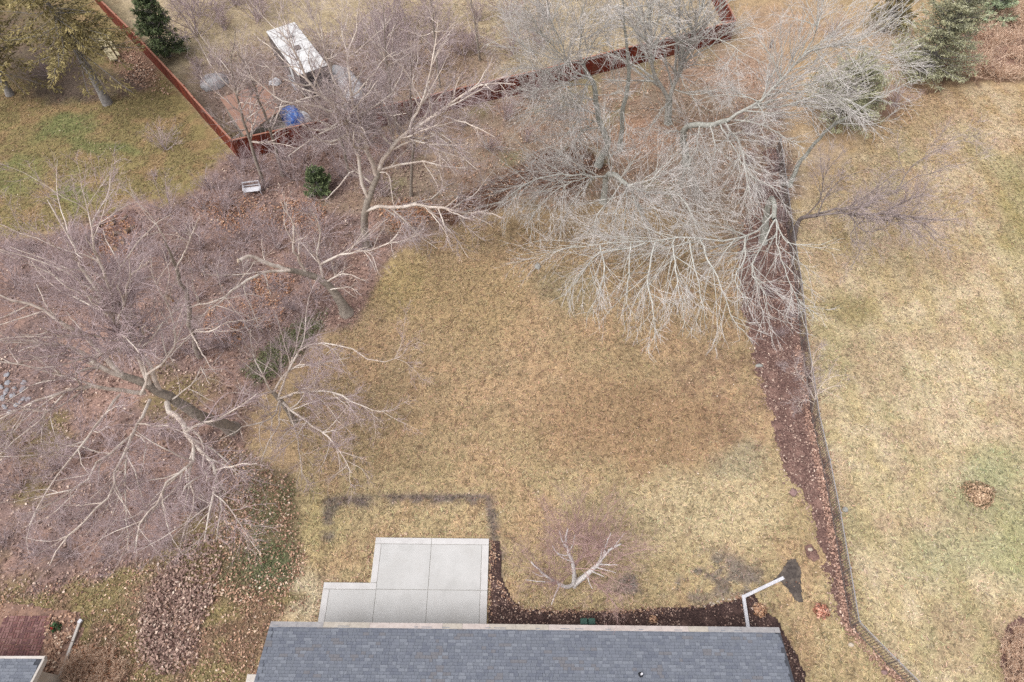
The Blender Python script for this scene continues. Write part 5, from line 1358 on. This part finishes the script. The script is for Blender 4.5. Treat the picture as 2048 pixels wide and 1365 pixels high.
mound("covered_heap", "white crumpled tarp heap next to the blue tarp", "heap", 606, 238, 0.75, 0.5, 0.55, -0.5, M['white_tarp'], 12, 0.5)
mound("covered_heap", "small white bag on the ground near the long red fence", "bag", 712, 228, 0.32, 0.28, 0.4, 0.4, M['white_tarp'], 14, 0.4)
mound("covered_heap", "white plastic sheet crumpled between the brown shed and the camper", "sheet", 551, 166, 0.55, 0.4, 0.35, 0.3, M['white_tarp'], 21, 0.6)
mound("covered_heap", "pale bundle lying between the covered boat and the long red fence", "bundle", 686, 214, 0.5, 0.35, 0.4, -0.3, M['white_tarp'], 27, 0.5)
# blue tarp thrown over a heap
mound("blue_tarp", "bright blue crumpled tarp behind the red fence", "tarp", 581, 248, 1.2, 1.35, 1.15, 0.4, M['blue_tarp'], 5, 0.55)
# low shed with a flat brown roof
A_, B_, C_, D_ = [G(*q, 2.1) for q in ((440, 197), (530, 166), (560, 222), (489, 272))]
sh = empty("shed", ((A_ + C_) / 2) * [1, 1, 0], "low shed with a flat brown plywood roof in the fence corner", "shed")
so = np.array(sh.location)
q_ = [A_ - so, B_ - so, C_ - so, D_ - so]
b = MB(); b.hexa([p - [0, 0, .05] for p in q_] + [p + [0, 0, .03] for p in q_]); shr = b.build("roof", M['brown_roof'], sh, bevel=0.01)
cq = sum(q_) / 4; iq = [cq + (p - cq) * 0.93 for p in q_]
for k, nm in enumerate(range(4)):
    a, c_ = iq[k], iq[(k + 1) % 4]
    b = MB(); b.bar((a[0], a[1], 1.0), (c_[0], c_[1], 1.0), .06, 2.0); b.build("wall", M['pale_wood'], sh)
# grey board stack and leaning panel
for (qs, z, lab, th) in (([(533, 240), (562, 234), (574, 256), (538, 268)], 0.9, "stack of weathered grey boards between the brown shed and the blue tarp", 0.12),):
    Q = [G(*p, z) for p in qs]; e = empty("board_stack", (sum(Q) / 4) * [1, 1, 0], lab, "boards"); o0 = np.array(e.location)
    for k in range(6):
        t0_, t1_ = k / 6 + .01, (k + 1) / 6 - .01
        p = [Q[0] + (Q[3] - Q[0]) * t0_, Q[1] + (Q[2] - Q[1]) * t0_, Q[1] + (Q[2] - Q[1]) * t1_, Q[0] + (Q[3] - Q[0]) * t1_]
        b = MB(); b.hexa([v - o0 - [0, 0, .9] for v in p] + [v - o0 + [0, 0, 0.02 * (k % 2)] for v in p]); b.build("board", M['pale_wood'], e)
pa = [G(575, 152, 1.2), G(590, 150, 1.2), G(602, 178, 0.05), G(590, 182, 0.05)]
e = empty("leaning_panel", pa[3] * [1, 1, 0], "pale bluish panel leaning beside the camper", "panel"); o0 = np.array(e.location)
M['pale_blue'] = mottled('pale_blue_panel', S(176, 184, 194), S(204, 210, 216), 5, 0.5)
b = MB(); b.hexa([p - o0 for p in pa] + [p - o0 + [0, .03, .03] for p in pa]); b.build("sheet", M['pale_blue'], e)
b = MB(); b.bar((pa[1] + pa[0]) / 2 - o0 + [0, 0, -0.06], (pa[1] + pa[0]) / 2 - o0 + [0, .5, -1.2], .05, .05); b.build("prop", M['pale_wood'], e)
# lumber leaning under the pine
e = empty("lumber_pile", G(226, 122), "pale lumber lengths lying between the pine and the red fence", "lumber"); o0 = np.array(e.location)
for k, (a, c_) in enumerate((((186, 66), (224, 122)), ((192, 66), (228, 121)), ((199, 68), (233, 119)), ((206, 62), (238, 112)))):
    b = MB(); b.bar(G(*a, .25) - o0, G(*c_, .18 + .04 * k) - o0, .2, .09); b.build("plank", M['new_lumber'], e)
# white garden bench among the shrubs
e = empty("garden_bench", G(508, 388), "white metal garden bench standing among leafless shrubs below the fence corner", "bench")
e.rotation_euler = (0, 0, 0.18)
b = MB(); b.box(-.62, .62, -.24, .24, .43, .47); b.build("seat", M['white_metal'], e, bevel=.008)
for sx in (-.58, .58):
    b = MB(); b.bar((sx, .24, 0), (sx, .3, .92), .05, .05); b.bar((sx, -.24, 0), (sx, -.24, .66), .05, .05); b.bar((sx, -.26, .66), (sx, .29, .68), .06, .04); b.build("end_frame", M['white_metal'], e)
b = MB(); b.bar((-.6, .3, .9), (.6, .3, .9), .05, .07); b.bar((-.6, .27, .6), (.6, .27, .6), .04, .05)
b.build("backrest", M['white_metal'], e)
# post at the far corner
b = MB(); b.box(-.09, .09, -.09, .09, -0.05, .75); b.tube([(0, 0, .75), (0, 0, .8)], [.1, .05], 8)
tag(b.build("wooden_post", M['bark_dark'], None, G(1540, 96)), "dark wooden post standing on orange leaves behind the far fence corner", "post")

# ------------------------------------------------------------------ stones and logs
def rock_mesh(seed, sx, sy, sz, mat):
    bm = bmesh.new(); bmesh.ops.create_icosphere(bm, subdivisions=3, radius=1)
    for v in bm.verts:
        p = v.co
        k = 0.8 + 0.45 * float(fbm(N3, np.array([p.x * 1.3 + seed * 3.1]), np.array([p.y * 1.3 + p.z * 1.7]), 3)[0])
        v.co = Vector((p.x * sx * k, p.y * sy * k, max(p.z * sz * k, -sz * .25) + sz * .2))
    me = bpy.data.meshes.new("rock"); bm.to_mesh(me); bm.free(); me.materials.append(mat)
    me.polygons.foreach_set("use_smooth", [True] * len(me.polygons)); return me
M['rock_pink'] = mottled('pinkish_rock', S(140, 112, 108), S(178, 148, 144), 6, bs=0.5, bd=0.03)
M['rock_pale'] = mottled('pale_rock', S(196, 180, 162), S(226, 210, 192), 6, bs=0.4, bd=0.02)
M['rock_grey'] = mottled('grey_rock', S(150, 148, 142), S(190, 188, 182), 6, bs=0.5, bd=0.03)
M['rock_blue'] = mottled('bluish_white_rock', S(140, 140, 146), S(186, 184, 190), 5, bs=0.5, bd=0.03)
def rock(px, py, sx, sy, sz, mat, label, seed, group=None, rot=0.0):
    return tag(link("rock", rock_mesh(seed, sx, sy, sz, M[mat]), None, G(px, py), (0, 0, rot)), label, "rock", group)
rock(1586, 986, .2, .22, .16, 'rock_pink', "pinkish boulder at the lawn edge of the mulch bed", 1)
rock(1620, 1100, .13, .1, .1, 'rock_pale', "pale stone in the small round dug patch", 2)
rock(1075, 534, .2, .24, .18, 'rock_grey', "grey boulder alone on the back lawn", 3)
rock(1518, 732, .24, .12, .1, 'rock_grey', "flat grey stone on the edge of the leafy mulch bed", 4)
rock(1702, 1290, .14, .1, .1, 'rock_pale', "pale stone beside the bend of the black fence", 5)
rock(1768, 1345, .16, .12, .12, 'rock_pink', "rosy stone by the black fence past its bend", 6)
rock(1690, 1020, .16, .14, .14, 'rock_grey', "grey stone just beyond the black fence on the open lawn", 9)
r = np.random.default_rng(91)
for i, (x, y) in enumerate(field([(0, 745), (45, 750), (60, 800), (20, 838), (0, 835)], 14, 12, 51)):
    rock(x, y, .2 * r.uniform(.7, 1.4), .14 * r.uniform(.7, 1.3), .07, 'rock_blue', "bluish-white flat stone in the stone patch under the huge tree", 10 + i % 6, "pale stones under the huge tree", float(r.random() * 3))
for i in range(14):
    x = 1405 + i * 6.2; y = 1213 - i * 1.6
    rock(x + r.normal(0, 2), y + r.normal(0, 2), .07, .055, .045, 'rock_pale', "small pale edging stone between the lawn and the eaves bed", 30 + i % 4, "edging stones of the eaves bed", float(r.random() * 3))
M['log_bark'] = bark('log_bark', S(92, 76, 64), S(134, 112, 96), 8)
M['log_end'] = mottled('cut_log_end', S(190, 146, 106), S(220, 178, 138), 18)
for i, (x, y) in enumerate([(188, 532), (190, 470), (205, 452), (228, 446), (250, 440), (262, 462), (236, 470), (212, 486), (232, 500), (248, 486), (205, 515), (176, 500), (150, 560), (340, 600), (240, 605)]):
    e = empty("cut_log", G(x, y) + [0, 0, .14], "short cut log with a pale sawn end in the brush heap", "log", "cut logs in the brush heap")
    L_ = r.uniform(.35, .8); rd = r.uniform(.1, .17); a = r.uniform(-2.6, -0.5); el = r.uniform(0.0, 0.5)
    d = np.array([math.cos(a) * math.cos(el), math.sin(a) * math.cos(el), math.sin(el)])
    b = MB(); b.tube([-d * L_ / 2, d * L_ / 2], [rd * 1.05, rd], 10); lg = b.build("log_body", M['log_bark'], e)
    b = MB(); b.tube([d * (L_ / 2 + .001), d * (L_ / 2 + .012)], rd * .9, 10); b.build("sawn_end", M['log_end'], e)

# ------------------------------------------------------------------ neighbour's house corner, brick patio, pipe, potted plant
M['nroof'] = SH
e = empty("neighbour_house", G(0, 1420), "corner of a neighbouring house with grey shingles and cream trim by the brick patio", "house")
e.location = (float(G(84, 1318, 2.9)[0]), float(G(84, 1318, 2.9)[1]), 0)
o0 = np.array(e.location)
nsl = math.atan(0.3)
b = MB(); b.box(-9, -.35, -8, -.4, 0, 2.85); b.build("wall", M['siding'], e)
b = MB(); b.hexa([(-9, 0, 2.72), (0, 0, 2.72), (0, -4.2, 2.72 + 4.2 * .3), (-9, -4.2, 2.72 + 4.2 * .3), (-9, 0, 2.84), (0, 0, 2.84), (0, -4.2, 2.84 + 4.2 * .3), (-9, -4.2, 2.84 + 4.2 * .3)])
nr = b.build("roof", M['underlay'], e)
b = MB(); b.box(-9, .06, .004, .12, 2.66, 2.86); b.build("fascia", M['trim'], e)
b = MB(); b.hexa([(0.004, 0, 2.6), (.1, 0, 2.6), (.1, -4.2, 2.6 + 1.26), (0.004, -4.2, 2.6 + 1.26), (0.004, 0, 2.88), (.1, 0, 2.88), (.1, -4.2, 2.88 + 1.26), (0.004, -4.2, 2.88 + 1.26)]); b.build("rake_board", M['trim'], e)
rr = random.Random(12)
for r_ in range(12):
    x = -3.2
    while x < -.02:
        i = rr.choice((0, 1, 2, 3)); wd = SW[i]
        if x + wd > 0: wd_ = 0; break
        d = r_ * EXPO
        link("shingle", SM[i, rr.choice((0, 1, 3, 3, 5))], nr, (x, -d * math.cos(nsl), 2.842 + d * math.sin(nsl)), (-nsl, 0, 0)); x += wd
BRK = [mottled('red_paver_%d' % i, S(*a), S(*c_), 16, 0.9, bs=0.3, bd=0.006) for i, (a, c_) in enumerate((((128, 88, 88), (156, 114, 110)), ((146, 106, 104), (172, 134, 130)), ((112, 78, 80), (140, 104, 104))))]
bp = empty("brick_patio", G(45, 1275), "red brick patio laid in basket weave beside the neighbouring house", "patio"); bp["kind"] = "structure"
o0 = np.array(bp.location)
bx1 = float(G(92, 1275)[0]); by0 = float(G(40, 1332)[1]); by1 = float(G(40, 1232)[1]); bx0 = float(G(-4, 1275)[0])
b = MB(); b.box(bx0 - o0[0] - 6, bx1 - o0[0], by0 - o0[1], by1 - o0[1], -0.04, 0.012); b.build("sand_bed", M['rubber'], bp)
bm_ = []
for m in BRK:
    q = MB(); q.box(-.122, .122, -.055, .055, 0, .05); bm_.append(q.mesh("brick", m, bevel=.006))
nb_ = 0; u = 0.268
ny_ = int((by1 - by0) / u); nx_ = int((bx1 - bx0) / u) + 1
for iy in range(ny_):
    for ix in range(nx_):
        for h in range(2):
            if nb_ >= 300: break
            cx = bx1 - u * (ix + .5) - o0[0]; cy = by1 - u * (iy + .5) - o0[1]; s_2 = (h - .5) * u * .5
            if (ix + iy) % 2: p, a = (cx, cy + s_2, 0), 0
            else: p, a = (cx + s_2, cy, 0), math.pi / 2
            link("brick", rr.choice(bm_), bp, (p[0], p[1], rr.uniform(-.004, .004)), (rr.uniform(-.02, .02), rr.uniform(-.02, .02), a + rr.uniform(-.03, .03))); nb_ += 1
e = empty("drain_pipe", G(160, 1245), "straight white drain pipe lying beside the brick patio bed", "drain pipe"); o0 = np.array(e.location)
pA, pB = G(159, 1246, .1), G(117, 1362, .1)
for k in range(3):
    a = pA + (pB - pA) * (k / 3 + .004); c_ = pA + (pB - pA) * ((k + 1) / 3 - .004)
    b = MB(); b.bar(a - o0, c_ - o0, .13, .1); b.build("pipe_run", M['trim'], e, bevel=.01)
b = MB(); b.bar(pA - o0 + [-.03, -.02, .0], pA - o0 + [.05, .16, .0], .17, .13); b.build("elbow", M['white_metal'], e, bevel=.01)
e = empty("potted_plant", G(114, 1254), "small green plant with one red flower among leaves beside the brick patio", "plant")
M['red_petal'] = mottled('red_petal', S(170, 30, 40), S(206, 56, 60), 20)
M['garden_green'] = island('garden_green', [(0, S(34, 62, 36)), (0.6, S(66, 100, 62)), (1, S(120, 150, 110))])
o = link("foliage", leafy_dome(71, .26, .3, 420, M['garden_green'], .1), e); o["kind"] = "stuff"
b = MB(); b.tube([(0, 0, 0), (0, 0, .2)], [.13, .17], 14); b.build("pot", M['log_bark'], e)
o = link("flower", leafy_dome(72, .09, .08, 60, M['red_petal'], .06), e, (-.03, -.1, .27))
